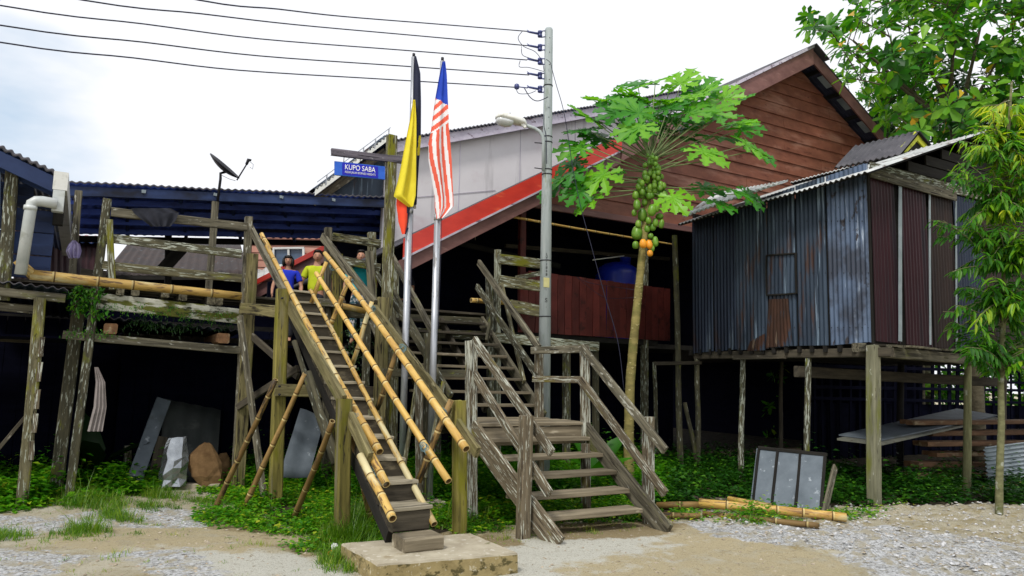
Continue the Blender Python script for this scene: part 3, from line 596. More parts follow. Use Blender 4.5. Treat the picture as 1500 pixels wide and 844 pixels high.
# ------------------------------------------------------------------ broad peeling stair
ws = thing('broad_stair', uvz(4.7, 7.5), 'broad two-flight timber stair with peeling white paint, right of the bamboo-railed stair', 'stair')
def lr(xl, yl, xr, yr, c): return PV(xl, yl, c), PV(xr, yr, c)
for i, (xl, xr, y) in enumerate(((783, 940, 751), (760, 921, 723), (742, 903, 695), (726, 884, 668), (712, 866, 644))):
    z = .22+.174*i; vf = 6.50+.252*i
    a = cut(xl, y, V, vf); b = cut(xr, y, V, vf); a.z = b.z = z-.025
    beam('tread', a+V*.125, b+V*.125, .27, .048, TREADT, ws)
za = 1.09
A = PV(688, 622, 7.62); Bq = PV(855, 622, 7.62); ua = A.dot(U); ub = Bq.dot(U)
for k in range(6):
    beam('landing_board', uvz(ua, 7.69+k*.178, za-.02), uvz(ub+.05, 7.69+k*.178, za-.02), .17, .035, TREADT, ws)
beam('landing_beam', uvz(ua, 7.66, za-.16), uvz(ub, 7.66, za-.16), .05, .21, TREADT, ws)
beam('landing_beam', uvz(ua, 8.62, za-.12), uvz(ub, 8.62, za-.12), .05, .14, MIDW, ws)
sA = PV(692, 628, 7.6); sB = ground(sA, PV(800, 776, 6.35), 0)
beam('stringer', sA, sB, .055, .24, PEEL, ws)
sA = PV(856, 628, 7.65); sB = ground(sA, PV(966, 766, 6.35), 0)
beam('stringer', sA, sB, .055, .22, OLDW, ws)
# upper flight
UR = 5.5; NU = 9
for i in range(NU-1):
    z = za+.172*(i+1); vf = 8.78+.235*i; ul = 3.72+.03*i
    beam('tread', uvz(ul, vf, z-.02), uvz(UR-.02, vf, z-.02), .24, .036, TREADT if i < 5 else MIDW, ws)
beam('stringer', PV(796, 612, 8.62), PV(705, 470, 10.6), .05, .17, OLDW, ws)
beam('stringer', PV(628, 600, 8.7), PV(566, 452, 10.6), .05, .17, DARKLICH, ws)
beam('stringer', PV(712, 600, 8.9), PV(645, 470, 10.6), .05, .12, MIDW, ws)
post('post', PV(690, 499, 7.62), PV(691, 660, 7.62), .115, .115, PEEL, ws)
post('post', PV(770, 609, 6.52), PV(768, 740, 6.52), .125, .11, PEEL, ws)
post('post', PV(857, 508, 7.62), PV(857, 600, 7.62), .10, .10, PEEL, ws)
post('post', PV(950, 611, 6.75), PV(950, 720, 6.75), .125, .10, PEEL, ws)
post('post', PV(789, 516, 8.6), PV(790, 600, 8.6), .10, .10, PEEL, ws)
post('post', PV(627, 488, 8.62), PV(627, 600, 8.62), .10, .10, DARKLICH, ws)
post('post', PV(614, 560, 8.3), PV(614, 640, 8.3), .08, .08, PEEL, ws)
post('post', PV(717, 404, 10.5), PV(718, 490, 10.5), .10, .10, DARKLICH, ws)
post('post', PV(575, 388, 10.5), PV(574, 560, 10.5), .16, .12, LICH, ws)
post('post', PV(858, 650, 7.4), PV(859, 700, 7.4), .08, .08, PEEL, ws)
rail(PV(695, 497, 7.6), PV(807, 664, 6.3), .05, .10, PEEL, ws)
rail(PV(694, 548, 7.6), PV(805, 724, 6.3), .05, .10, PEEL, ws)
rail(PV(853, 508, 7.6), PV(974, 660, 6.35), .05, .10, OLDW, ws)
rail(PV(850, 556, 7.6), PV(974, 724, 6.35), .05, .10, PEEL, ws)
rail(PV(779, 513, 8.6), PV(860, 511, 7.58), .05, .10, OLDW, ws)
rail(PV(782, 556, 8.6), PV(858, 556, 7.58), .05, .085, PEEL, ws)
rail(PV(701, 384, 10.55), PV(790, 510, 8.58), .05, .10, OLDW, ws)
rail(PV(699, 420, 10.55), PV(788, 551, 8.58), .05, .10, DARKLICH, ws)
rail(PV(574, 375, 10.55), PV(635, 488, 8.6), .05, .09, OLDW, ws)
rail(PV(575, 424, 10.55), PV(633, 530, 8.6), .05, .09, DARKLICH, ws)
rail(PV(552, 400, 10.2), PV(660, 580, 8.2), .05, .08, DARKLICH, ws)
beam('brace', PV(735, 418, 10.4), PV(768, 560, 9.1), .04, .08, LICH, ws)
beam('brace', PV(724, 440, 10.4), PV(712, 500, 10.0), .04, .08, DARKLICH, ws)
beam('brace', PV(612, 545, 8.6), PV(590, 700, 8.4), .04, .05, LICH, ws)
beam('brace', PV(650, 560, 8.3), PV(622, 700, 8.0), .04, .05, LICH, ws)
beam('crossbeam', PV(560, 545, 9.0), PV(690, 548, 9.0), .05, .10, DARKLICH, ws)
beam('crossbeam', PV(640, 600, 8.0), PV(692, 640, 7.7), .05, .08, PEEL, ws)
# ------------------------------------------------------------------ raised timber gallery along the house
DZ = 2.68
gal = thing('raised_gallery', uvz(3, 10.9), 'mossy raised timber gallery running between the tops of the two stairs, with a plank railing', 'gallery')
for k in range(6):
    beam('deck_board', uvz(-2.2, 10.72+k*.2, DZ-.045-.012*(k % 2)), uvz(5.9, 10.72+k*.2, DZ-.045-.012*(k % 2)), .19, .035, MIDW, gal)
a, b = PV(142, 446, 10.58), PV(354, 468, 10.58)
beam('edge_beam', PV(138, 441, 10.58), PV(352, 464, 10.58), .06, .20, MOSSY, gal)
beam('edge_beam', PV(92, 490, 10.56), PV(352, 513, 10.56), .06, .10, OLDW, gal)
beam('edge_beam', PV(500, 460, 10.6), PV(705, 470, 10.6), .06, .10, DARKLICH, gal)
beam('edge_beam', PV(560, 484, 10.64), PV(712, 492, 10.64), .06, .14, DARKLICH, gal)
beam('edge_beam', PV(716, 493, 10.6), PV(876, 508, 10.6), .06, .16, LICH, gal)
for x, y in ((177, 425), (198, 426), (243, 429), (268, 434), (311, 439), (321, 440)):
    p = PV(x, y, 10.5); beam('joist', p, p+V*1.1, .09, .12, OLDW, gal)
for x, y in ((163, 481), (327, 495)):
    p = PV(x, y, 10.45); beam('joist', p, p+V*1.2, .15, .13, MUDW, gal)
post('post', PV(157, 292, 10.55), PV(112, 640, 10.55), .10, .10, DARKLICH, gal)
post('post', PV(118, 440, 10.9), PV(90, 650, 10.9), .15, .12, DARKLICH, gal)
beam('post', PV(164, 424, 10.5), PV(161, 322, 10.5), .08, .06, LICH, gal, up=-V)
for x, y0, y1, w_, v in ((545, 341, 440, .11, 10.65), (729, 366, 500, .09, 10.62), (480, 430, 640, .10, 10.9), (640, 470, 640, .12, 11.2), (720, 500, 640, .12, 11.0), (830, 500, 650, .12, 11.0), (872, 500, 650, .10, 10.7)):
    a = PV(x, y0, v); b = PV(x, y1, v)
    (post if y1 > 450 else lambda *q, **k: beam(q[0], q[2], q[1], q[3], q[4], q[5], q[6], up=-V))('post', a, b, w_, w_, LICH if y0 < 450 else DARKLICH, gal)
for x0, y0, x1, y1, h_, m in ((163, 311, 362, 332, .115, OLDW), (165, 350, 354, 372, .115, DARKLICH), (150, 388, 354, 408, .11, LICH),
                              (487, 347, 557, 358, .12, LICH), (503, 382, 557, 392, .12, DARKLICH), (731, 379, 797, 388, .165, LICH), (732, 411, 797, 420, .185, LICH), (748, 448, 797, 456, .20, LICH), (756, 407, 797, 399, .08, DARKLICH)):
    beam('rail', PV(x0, y0, 10.52), PV(x1, y1, 10.52), .045, h_, m, gal)
beam('loose_plank', PV(546, 438, 10.35), PV(540, 368, 10.4), .12, .03, OLDW, gal, up=-V)
bamboo_floor = bamboo('bamboo_edge_pole', PV(535, 456, 10.45), PV(494, 447, 10.45), .045, .045, gal, None)
bamboo('bamboo_edge_pole', PV(770, 446, 10.75), PV(690, 440, 10.75), .04, .04, gal, None)
# the long bamboo pole lying on the edge at the left, with its turned-up end
lp = thing('long_bamboo_pole', PV(200, 412, 10.3), 'long thick yellow bamboo pole resting along the gallery edge, one end turned up', 'bamboo pole')
bamboo('culm', PV(353, 434, 10.42), PV(44, 402, 10.25), .052, .062, lp, gap=.45)
bamboo('turned_up_end', PV(48, 403, 10.25), PV(25, 381, 10.2), .058, .05, lp)
# cloth drying on the rail
def sheet(name, rows, fold, m, label=None, cat=None, parent=None, mf=None, ns=24, D=None, kf=3.5, tens=0, nt=60):
    """rows: (y, xl, xr) in the plane v=D; hangs in folds"""
    vs = []; fs = []; mi = []; ys_ = [r[0] for r in rows]
    for j in range(nt+1):
        y = ys_[0]+(ys_[-1]-ys_[0])*j/nt; xl = np.interp(y, ys_, [r[1] for r in rows]); xr = np.interp(y, ys_, [r[2] for r in rows])
        for i in range(ns+1):
            s = i/ns; p = PV(float(xl+(xr-xl)*s), float(y), D); t = j/nt
            vs.append(p + V*fold*(math.sin(s*kf*2*math.pi+t*1.5)*(.35+.65*t)+.3*math.sin(t*7+s*3)))
    for j in range(nt):
        for i in range(ns):
            q = j*(ns+1)+i; fs.append((q, q+1, q+ns+2, q+ns+1)); mi.append(mf((i+.5)/ns, (j+.5)/nt) if mf else 0)
    o = mesh_obj(name, vs, fs, m, parent, mi=mi, smooth=True)
    return tag(o, label, cat) if label else o
sheet('draped_cloth', [(305, 192, 250), (312, 196, 262), (322, 208, 258), (332, 222, 250)], .02, CLOTHD, 'dark cloth draped over the top railing plank on the left', 'cloth', D=10.44)
sheet('hanging_cloth', [(538, 138, 144), (560, 140, 154), (596, 137, 156), (632, 128, 150)], .02, CLOTH, 'grey pink cloth strip hanging on the mossy leaning post', 'cloth', D=10.35)
# hanging moss and ferns on the beams
def tufts(name, spots, L0, leaf, label, cat, m=LF_WEED, dn=.8, per=26, g=None):
    P = []; D = []; Nn = []
    for p, s in spots:
        for _ in range(int(per*s)):
            P.append(p+Vector((random.gauss(0, .07*s), random.gauss(0, .03), random.gauss(0, .04*s)))); D.append((random.uniform(-1, 1), random.uniform(-1, .2), random.uniform(-dn*2, .5))); Nn.append((0, -.5, 1))
    k = len(P); o = leaves(name, P, D, Nn, rng.uniform(.5, 1.4, k)*leaf, rng.uniform(.2, .45, k)*leaf, rng.uniform(0, .8, k), m, tpl=SMP, tf=SF)
    return tag(o, label, cat, g)
tufts('fern', [(PV(108+i*5, 426+random.uniform(-4, 34), 10.5), .8) for i in range(9)], 1, .085, 'drooping green ferns growing on the head of the mossy corner post', 'fern', per=40)['kind'] = 'stuff'
tufts('moss', [(PV(150+i*8, 448+i*.85+random.uniform(-10, 8), 10.52), .6) for i in range(25)]+[(PV(98+i*6, 488+random.uniform(-4, 3), 10.5), .6) for i in range(12)], 1, .035, 'green moss clinging to the white edge beam under the left railing', 'moss', per=30)['kind'] = 'stuff'
tufts('creeper', [(PV(190+i*7, 474+random.uniform(-9, 8), 10.7), .8) for i in range(22)], 1, .05, 'dark creeper hanging under the mossy edge beam', 'creeper', LF_DARK, per=30)['kind'] = 'stuff'
tufts('creeper', [(PV(515+random.uniform(-12, 22), 470+i*9, 10.2), 1.) for i in range(12)], 1, .06, 'dark creeper hanging between the bamboo-railed stair and the lichened signpost', 'creeper', LF_DARK, per=24)['kind'] = 'stuff'
# ------------------------------------------------------------------ main longhouse
FZ = 2.4; GV = 11.2; RV = 10.75
house = thing('longhouse', uvz(9, GV), 'big red-brown boarded longhouse with a steep gable and red-edged roof', 'house')
PK = Vector((14.13, 0, 0)); 
apex = PV(1189, 70, RV); eL = PV(572, 372, RV); eR = PV(1300, 200, RV)
ua, zz = apex.dot(U), apex.z; slL = (apex.z-PV(700, 306, RV).z)/(ua-PV(700, 306, RV).dot(U)); slR = (apex.z-eR.z)/(eR.dot(U)-ua)
def rz(u): return zz-(ua-u)*slL if u < ua else zz-(u-ua)*slR
u0, u1 = eL.dot(U), 19.5
# lapped boards of the gable
vs = []; fs = []; zb = 4.80; bh = .27; row = 0
rd = random.Random(3); z = zb
while z < zz-.3:
    zt = z+bh; drop = .16
    uL = ua-(zz-.12-z-drop)/slL; uR = ua+(zz-.12-z-drop)/slR; uLt = ua-max(.02, zz-.12-zt-drop)/slL; uRt = ua+max(.02, zz-.12-zt-drop)/slR
    uL = max(uL, 6.35); uLt = max(uLt, 6.35); uR = min(uR, u1); uRt = min(uRt, u1)
    cuts = [uL]+sorted(c for c in (rd.uniform(7, 9.5), rd.uniform(10.5, 12.5), 13.6+.4*(row % 2), rd.uniform(14.8, 16)) if uLt+.2 < c < uRt-.2)+[uR]
    for a_, b_ in zip(cuts[:-1], cuts[1:]):
        k = len(vs); at = max(a_, uLt)+.002; bt = min(b_, uRt)-.002; d = rd.uniform(-.008, .008)
        a2 = a_+.003; b2 = b_-.003
        vs += [uvz(a2, GV-.034+d, z), uvz(b2, GV-.034+d, z+rd.uniform(-.004, .004)), uvz(bt, GV-.006, zt), uvz(at, GV-.006, zt), uvz(a2, GV-.004, z), uvz(b2, GV-.004, z), uvz(bt, GV+.01, zt), uvz(at, GV+.01, zt)]
        fs += [(k, k+1, k+2, k+3), (k+4, k+5, k+1, k), (k+7, k+6, k+5, k+4), (k+3, k+2, k+6, k+7), (k+1, k+5, k+6, k+2), (k+4, k, k+3, k+7)]
    z = zt; row += 1
mesh_obj('gable_wall', vs, fs, BROWNB, house)
BV = 21.5
NAVYR = mat('shaded_roof_board', (.02, .022, .045), (.05, .05, .085), (2, 3, 8), .8)
roofm = [ROOFD, ZINCD]
def roofslab(name, a, b, c, d, th=.03, top=ROOFD, under_=ZINCD, parent=None, pitch=.09, amp=.014, rag=.0):
    o = corr(name, a, b, c, d, [top, under_], parent, pitch, amp, 0, th, rag); me = o.data; h = (len(me.polygons)-0)
    # the lower skin takes the dark underside material
    idx = [0]*len(me.polygons)
    for i, p in enumerate(me.polygons):
        if p.normal.z < -.02: idx[i] = 1
    me.polygons.foreach_set('material_index', idx); return o
roofslab('roof_slope', uvz(u0-.2, RV, rz(u0-.2)), uvz(u0-.2, BV, rz(u0-.2)), uvz(ua, BV, zz), uvz(ua, RV, zz), parent=house, under_=DARKW)
roofslab('roof_slope', uvz(u1+.6, BV, rz(u1+.6)), uvz(u1+.6, RV, rz(u1+.6)), uvz(ua, RV, zz), uvz(ua, BV, zz), parent=house, under_=NAVYR)
def rakeb(name, ua_, ub_, dz0, dz1, vv, th, m, parent=house):
    prism(name, [uvz(ua_, vv, rz(ua_)+dz0), uvz(ub_, vv, rz(ub_)+dz0), uvz(ub_, vv, rz(ub_)+dz1), uvz(ua_, vv, rz(ua_)+dz1)], V*th, m, parent)
rakeb('barge_board', u0-.1, 8.5, -.22, -.46, RV-.02, .035, BARGE)
rakeb('barge_board', 8.502, ua, -.03, -.42, RV-.045, .035, BARGE)
rakeb('barge_board', ua+.004, u1, -.05, -.36, RV-.02, .035, BARGE)
uf0 = PV(590, 340, RV).dot(U); uf1 = 8.5
rakeb('red_flashing', uf0, uf1, .10, -.20, RV-.05, .012, REDF)
rakeb('flashing_edge', uf0, uf1, -.20, -.235, RV-.07, .03, FASC)
rakeb('roof_edge_trim', 8.5, ua, .05, -.02, RV-.08, .06, FASC)
prism('ridge_cap', [uvz(ua-.25, RV-.14, rz(ua-.25)+.05), uvz(ua, RV-.14, zz+.06), uvz(ua+.45, RV-.14, rz(ua+.45)+.05), uvz(ua+.45, RV-.14, rz(ua+.45)+.03), uvz(ua, RV-.14, zz+.035), uvz(ua-.25, RV-.14, rz(ua-.25)+.03)], V*3, ROOFD, house)
for uu in (ua+.5, ua+1.2, ua+1.9, ua+2.7, ua+3.4, ua-1, ua-2.4, ua-4, ua-5.5, ua-7):
    beam('purlin', uvz(uu, RV-.0, rz(uu)-.09), uvz(uu, GV+2.5, rz(uu)-.09), .05, .09, DARKW, house)
for uu in (ua+.85, ua+1.55, ua+2.3, ua+3.05):
    prism('roof_light', [uvz(uu-.17, RV+.05, rz(uu-.17)-.04), uvz(uu+.17, RV+.05, rz(uu+.17)-.04), uvz(uu+.17, GV-.06, rz(uu+.17)-.04), uvz(uu-.17, GV-.06, rz(uu-.17)-.04)], Z*.004, STRIP, house)
# walls behind and floor; walls and ceiling carry interior shade as near-black
prism('back_wall', [uvz(3.6, 17.5, 0), uvz(9.0, 17.5, 0), uvz(9.0, 17.5, 5.2), uvz(5.0, 17.5, 4.2), uvz(4.2, 17.5, 3.8), uvz(3.6, 17.5, 3.7)], V*.1, SHADEBLK, house)
prism('inner_wall', [uvz(5.2, 13.6, FZ), uvz(18, 13.6, FZ), uvz(18, 13.6, 5.4), uvz(8, 13.6, 5.4), uvz(5.2, 13.6, 4.2)], V*.08, SHADEBLK, house)
prism('side_wall', [uvz(18.5, GV, 0), uvz(18.5, 21, 0), uvz(18.5, 21, 6.3), uvz(18.5, GV, 6.3)], U*.08, SHADEBLK, house)
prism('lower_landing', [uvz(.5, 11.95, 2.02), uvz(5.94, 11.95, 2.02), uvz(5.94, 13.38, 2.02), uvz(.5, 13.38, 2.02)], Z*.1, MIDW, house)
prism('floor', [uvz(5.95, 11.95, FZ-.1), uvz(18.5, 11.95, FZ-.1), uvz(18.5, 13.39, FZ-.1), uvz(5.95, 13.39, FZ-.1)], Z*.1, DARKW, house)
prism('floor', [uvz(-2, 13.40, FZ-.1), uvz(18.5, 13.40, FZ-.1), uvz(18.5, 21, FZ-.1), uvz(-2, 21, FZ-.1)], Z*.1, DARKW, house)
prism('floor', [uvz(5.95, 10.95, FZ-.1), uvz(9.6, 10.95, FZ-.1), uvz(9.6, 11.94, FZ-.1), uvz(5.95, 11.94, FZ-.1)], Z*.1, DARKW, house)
prism('ceiling', [uvz(6.4, GV+.05, 4.80), uvz(18.4, GV+.05, 4.80), uvz(18.4, 14, 4.80), uvz(6.4, 14, 4.80)], Z*.03, SHADEBLK, house)
beam('lintel', uvz(6.35, GV-.03, 4.74), uvz(18.4, GV-.03, 4.74), .07, .12, BARGE, house)
beam('corner_post', PV(765, 500, 11.3), PV(765, 300, 11.3), .12, .12, REDPAN, house, up=-V)
beam('corner_post', uvz(9.3, 11.0, 0), uvz(9.3, 11.0, 4.7), .12, .12, DARKLICH, house, up=-V)
beam('tie_beam', PV(640, 350, 12.5), PV(820, 390, 12.5), .06, .10, DARKW, house)
beam('tie_beam', PV(740, 360, 12.6), PV(980, 380, 12.6), .06, .08, MIDW, house)
# maroon board balustrade
bal = thing('maroon_board_screen', uvz(7.5, 10.9, FZ), 'maroon vertical-board screen between the utility pole and the corrugated shed', 'screen')
zt0 = PV(808, 400, 10.9).z; zt1 = PV(985, 424, 10.9).z; zb0 = PV(808, 489, 10.9).z; ul, ur = PV(762, 440, 10.9).dot(U), 9.75
k = 0; u_ = ul
while u_ < ur:
    w_ = .155; s = (u_-ul)/(ur-ul); vs = 10.9+random.uniform(-.004, .004); zt_ = zt0+(zt1-zt0)*s+random.uniform(-.005, .005)
    beam('board', uvz(u_+.075, vs, zb0), uvz(u_+.075, vs, zt_ if u_ > 6.55 else zt_-.35), .146, .022, REDPAN, bal, up=-V); u_ += w_; k += 1
beam('top_rail', uvz(6.6, 10.93, zt0-.06), uvz(ur, 10.93, zt1-.06), .05, .06, REDPAN, bal)
beam('bottom_rail', uvz(ul, 10.94, zb0+.08), uvz(ur, 10.94, zb0+.08), .05, .08, REDPAN, bal)
# tank
tp = PV(905, 411, 12.2); tk = thing('water_tank', Vector((tp.x, tp.y, FZ)), 'bright blue plastic water tank behind the maroon screen', 'water tank')
def lathe(name, c, prof, m, parent=None, S=28):
    vs = []; fs = []; n = len(prof)
    for r_, z_ in prof:
        for k in range(S): a = 2*math.pi*k/S; vs.append(c+Vector((r_*math.cos(a), r_*math.sin(a), z_)))
    for i in range(n-1):
        for k in range(S): fs.append((i*S+k, i*S+(k+1) % S, (i+1)*S+(k+1) % S, (i+1)*S+k))
    fs.append(tuple(range(S-1, -1, -1))); fs.append(tuple(range((n-1)*S, n*S))); return mesh_obj(name, vs, fs, m, parent, smooth=True)
ct = Vector((tp.x, tp.y+.1, FZ)); th_ = PV(905, 384, 12.2).z-FZ
lathe('tank_body', ct, [(.44, 0), (.46, .05), (.46, th_*.3), (.475, th_*.33), (.46, th_*.36), (.46, th_*.62), (.475, th_*.65), (.46, th_*.68), (.455, th_*.84), (.40, th_*.93), (.26, th_*.985), (.14, th_)], TANK, tk)
lc = ct+Vector((.17, 0, 0)); lathe('lid', lc, [(.11, th_-.05), (.11, th_+.08), (.12, th_+.085), (.12, th_+.11), (.04, th_+.13)], TANK, tk, 18)
tube('pipe', [PV(868, 381, 12), PV(914, 375, 12)], .012, WHITEP, tk)
bamboo('hung_bamboo', PV(984, 358, 10.8), PV(752, 318, 10.8), .016, .022, None); tag(bpy.data.objects['hung_bamboo'], 'thin bamboo pole slung level under the red-brown gable wall', 'bamboo pole')
bpy.data.objects['hung_bamboo'].name = 'bamboo_pole'
# ------------------------------------------------------------------ white gabled building behind
wh = thing('white_building', uvz(7, 13.2), 'white panelled building with a pale fascia rising behind the two flags', 'house')
f0 = PV(566, 209, 12.9); f1 = PV(1034, 128, 12.9)
poly = [PV(568, 214, 13.0), PV(1034, 133, 13.0)]; 
b0 = PV(568, 214, 13.0); b1 = PV(1034, 133, 13.0); b0u, b1u = b0.dot(U), b1.dot(U)
WB = 4.3
prism('wall', [uvz(b0u, 13.1, rz(b0u)-.02), uvz(b1u, 13.1, rz(b1u)-.02), uvz(b1u, 13.1, max(b1.z, rz(b1u)+.02)), uvz(b0u, 13.1, b0.z)], V*.12, WWALL, wh)
for s in (.19, .36, .53, .70, .86):
    uu = b0u+(b1u-b0u)*s; zt_ = b0.z+(b1.z-b0.z)*s; beam('panel_joint', uvz(uu, 13.094, rz(uu)+.02), uvz(uu, 13.094, zt_-.05), .012, .006, FASC, wh, up=-V, j=0)
beam('panel_joint', uvz(b0u, 13.09, 4.9), uvz(b0u+2.4, 13.09, 5.45), .006, .012, FASC, wh, j=0)
prism('fascia', [f0, f1, f1+Z*-.24, f0+Z*-.22], V*.03, FASC, wh)
roofslab('roof', f0+Z*.02-V*.05, f1+Z*.02-V*.05, f1+V*5+Z*.02, f0+V*5+Z*.02, .03, ROOFD, ZINCD, wh)
# left zinc slope of it
g0 = PV(462, 279, 12.7); g1 = PV(569, 199, 12.7)
roofslab('side_roof', g1, g0, g0+V*4, g1+V*4, .04, ZINC, ZINCDK, wh)
prism('side_trim', [g0+Z*.03, g1+Z*.03, g1-Z*.09, g0-Z*.09], V*.03, WHITEP, wh)
prism('side_trim', [g0+Z*.14-V*.1, g1+Z*.14-V*.1, g1+Z*.12-V*.1, g0+Z*.12-V*.1], V*.02, STEEL, wh)
for s in (.12, .35, .62, .78, .97):
    p = g0.lerp(g1, s); beam('gutter_bracket', p-Z*.05-V*.1, p+Z*.13-V*.1, .02, .015, STEEL, wh, up=-V)
prism('side_wall', [uvz(g0.dot(U)+.2, 13.15, PV(470, 292, 13.15).z), uvz(b0u+.0, 13.15, PV(568, 300, 13.15).z), uvz(b0u, 13.15, g1.z-.25), uvz(g0.dot(U)+.2, 13.15, g0.z-.12)], V*.1, ZINC, wh)
beam('soffit_board', g0-Z*.2+V*.15, g1-Z*.26+V*.15, .04, .14, MIDW, wh)
# ------------------------------------------------------------------ navy canopy over the gallery
NAVYS = mat('navy_black_shade', (.006, .009, .03), (.012, .018, .055), (2, 3, 8), .8)  # shade colour for the sheet behind the canopy
cn = thing('canopy', uvz(2.5, 12, 4.4), 'long low sheet-metal canopy with a navy underside over the gallery', 'canopy')
ca, cb = PV(98, 268, 12.8), PV(566, 290, 12.8); cc, cd = PV(600, 352, 15.6), PV(90, 342, 15.6)
roofslab('roofing', cb, ca, cd, cc, .03, ROOFD, UNDERS, cn, pitch=.15, amp=.012)
beam('front_beam', ca-Z*.11+V*.06, cb-Z*.11+V*.06, .05, .15, ZINCD, cn)
for s in (.2, .4, .6, .8): beam('purlin', ca.lerp(cd, s)-Z*.1, cb.lerp(cc, s)-Z*.1, .05, .10, UNDERS, cn)
prism('rear_shade_filler', [PV(494, 446, 15.5), PV(620, 446, 15.5), PV(620, 356, 15.5), PV(494, 350, 15.5)], V*.03, NAVYS, cn)  # added navy-black sheet, stands in for shade and covers the sky gap
beam('back_beam', cd-Z*.1, cc-Z*.1, .05, .12, DARKW, cn)
for s in (.02, .16, .31, .46, .62, .78, .94): beam('rafter', ca.lerp(cb, s)-Z*.06+V*.1, cd.lerp(cc, s)-Z*.06, .05, .08, ZINCD, cn)
for s in (.2, .41, .62, .8): p = ca.lerp(cb, s)-Z*.07+V*.02; beam('clip', p, p+U*.06, .02, .05, STRIP, cn)
for x0, y0, x1, y1, v in ((115, 280, 106, 412, 12.5), (315, 296, 306, 424, 12.5)): beam('post', PV(x1, y1, v), PV(x0, y0, v), .10, .10, OLDW, cn, up=-V)
beam('post', PV(246, 430, 15.4), PV(246, 345, 15.4), .12, .12, DARKW, cn, up=-V)
beam('strut', PV(238, 396, 15), PV(278, 352, 15), .05, .22, DARKW, cn)
# satellite dish
dp = PV(318, 300, 12.75); ds = thing('satellite_dish', dp, 'dark satellite dish seen edge-on on a short mast above the canopy', 'satellite dish')
pt_ = lambda x, y, dv=0: PV(x, y, 12.75+dv)
tube('mast', [pt_(318, 300), pt_(323, 262), pt_(323, 254), pt_(330, 252)], .022, BLACKM, ds)
dc = pt_(329, 243); ax = (pt_(345, 229)-pt_(329, 243)).normalized()*.75 - V*.32 + Z*.1; ax.normalize()
s1 = (pt_(347, 265)-pt_(310, 223)); RR = s1.length/2; e1 = (s1-ax*s1.dot(ax)).normalized(); e2 = ax.cross(e1); vs = []; fs = []
dcn = (pt_(347, 265)+pt_(310, 223))/2
for i in range(7):
    for k in range(28):
        r_ = RR*i/6; a = 2*math.pi*k/28; vs.append(dcn+e1*r_*math.cos(a)+e2*r_*.92*math.sin(a)+ax*(.16*(i/6)**2-.12)*RR*1.6)
for i in range(6):
    for k in range(28): fs.append((i*28+k, i*28+(k+1) % 28, (i+1)*28+(k+1) % 28, (i+1)*28+k))
n0 = len(vs); vs += [v-ax*.012 for v in vs]; fs += [tuple(x+n0 for x in f[::-1]) for f in fs]
for k in range(28): a_ = 6*28+k; b_ = 6*28+(k+1) % 28; fs.append((a_, b_, b_+n0, a_+n0))
mesh_obj('reflector', vs, fs, BLACKM, ds, smooth=True)
tube('feed_arm', [pt_(347, 264), pt_(363, 238)], .012, BLACKM, ds); tube('feed_horn', [pt_(361, 241), pt_(364, 234), pt_(368, 235)], [.022, .028, .02], BLACKM, ds)
tube('cable', [pt_(365, 236), pt_(371, 241), pt_(370, 248), pt_(366, 245)], .004, BLACKM, ds, 5)
tube('cable', [pt_(323, 256), pt_(335, 262), pt_(345, 265)], .004, BLACKM, ds, 5)
# ------------------------------------------------------------------ left house
lh = thing('left_house', uvz(-1.2, 10.4), 'dark plank house at the left edge with a sloping roof', 'house')
lo_, hi_ = PV(95, 262, 10.2), PV(-160, 142, 10.2)
roofslab('roof', lo_, hi_, hi_+V*7, lo_+V*7, .04, ROOFD, ZINCD, lh)
beam('rake_board', lo_-Z*.12+V*.03, hi_-Z*.12+V*.03, .04, .18, ZINCD, lh)
lw = [PV(18, 268, 10.6), PV(88, 300, 10.6)]
for i, (x0, y0, x1, y1) in enumerate(((-160, 190, 90, 300), )):
    pass
for k in range(11):
    zz_ = 2.75+k*.145; sl_ = (hi_.z-lo_.z)/(lo_.dot(U)-hi_.dot(U)); uR_ = min(-.42, lo_.dot(U)-(zz_+.22-lo_.z)/sl_); a = uvz(-3.5, 10.75, zz_); b = uvz(uR_, 10.75, zz_); beam('wall_plank', a, b, .03, .138, ZINCD, lh)
beam('corner_post', PV(5, 440, 10.45), PV(18, 236, 10.45), .13, .13, DARKLICH, lh, up=-V)
beam('corner_post', PV(84, 330, 10.6), PV(87, 286, 10.6), .11, .11, DARKW, lh, up=-V)
prism('window', [PV(-40, 380, 10.42), PV(-1, 380, 10.42), PV(1, 252, 10.42), PV(-40, 250, 10.42)], V*.04, WINB, lh)
beam('tie_beam', PV(-20, 235, 10.5), PV(95, 290, 10.5), .05, .10, ZINCD, lh)
gc = PV(88, 266, 10.15)
gt = [gc+U*a+Z*b for a, b in ((-.07, -.10), (.08, -.10), (.08, .12), (-.07, .12))]
prism('gutter', gt, V*6, WHITEP, lh)
prism('gutter_box', [gc+U*a+Z*b-V*.004 for a, b in ((-.06, -.36), (.06, -.36), (.06, -.105), (-.06, -.105))], V*.12, PVC, lh)
tube('downpipe', [PV(84, 299, 10.1), PV(62, 295, 10.1), PV(53, 295, 10.1), PV(47, 298, 10.1), PV(45, 306, 10.1), PV(30, 402, 10.1)], .062, PVC, lh, 14)
tube('pipe_collar', [PV(45, 302, 10.1), PV(44, 308, 10.1)], .07, PVC, lh, 14)
tag(sheet('plastic_bag', [(352, 106, 110), (358, 100, 117), (368, 96, 120), (378, 101, 117)], .05, LILAC, D=11.35, nt=14, ns=14), 'lilac plastic bag hanging beside the left canopy post', 'bag')
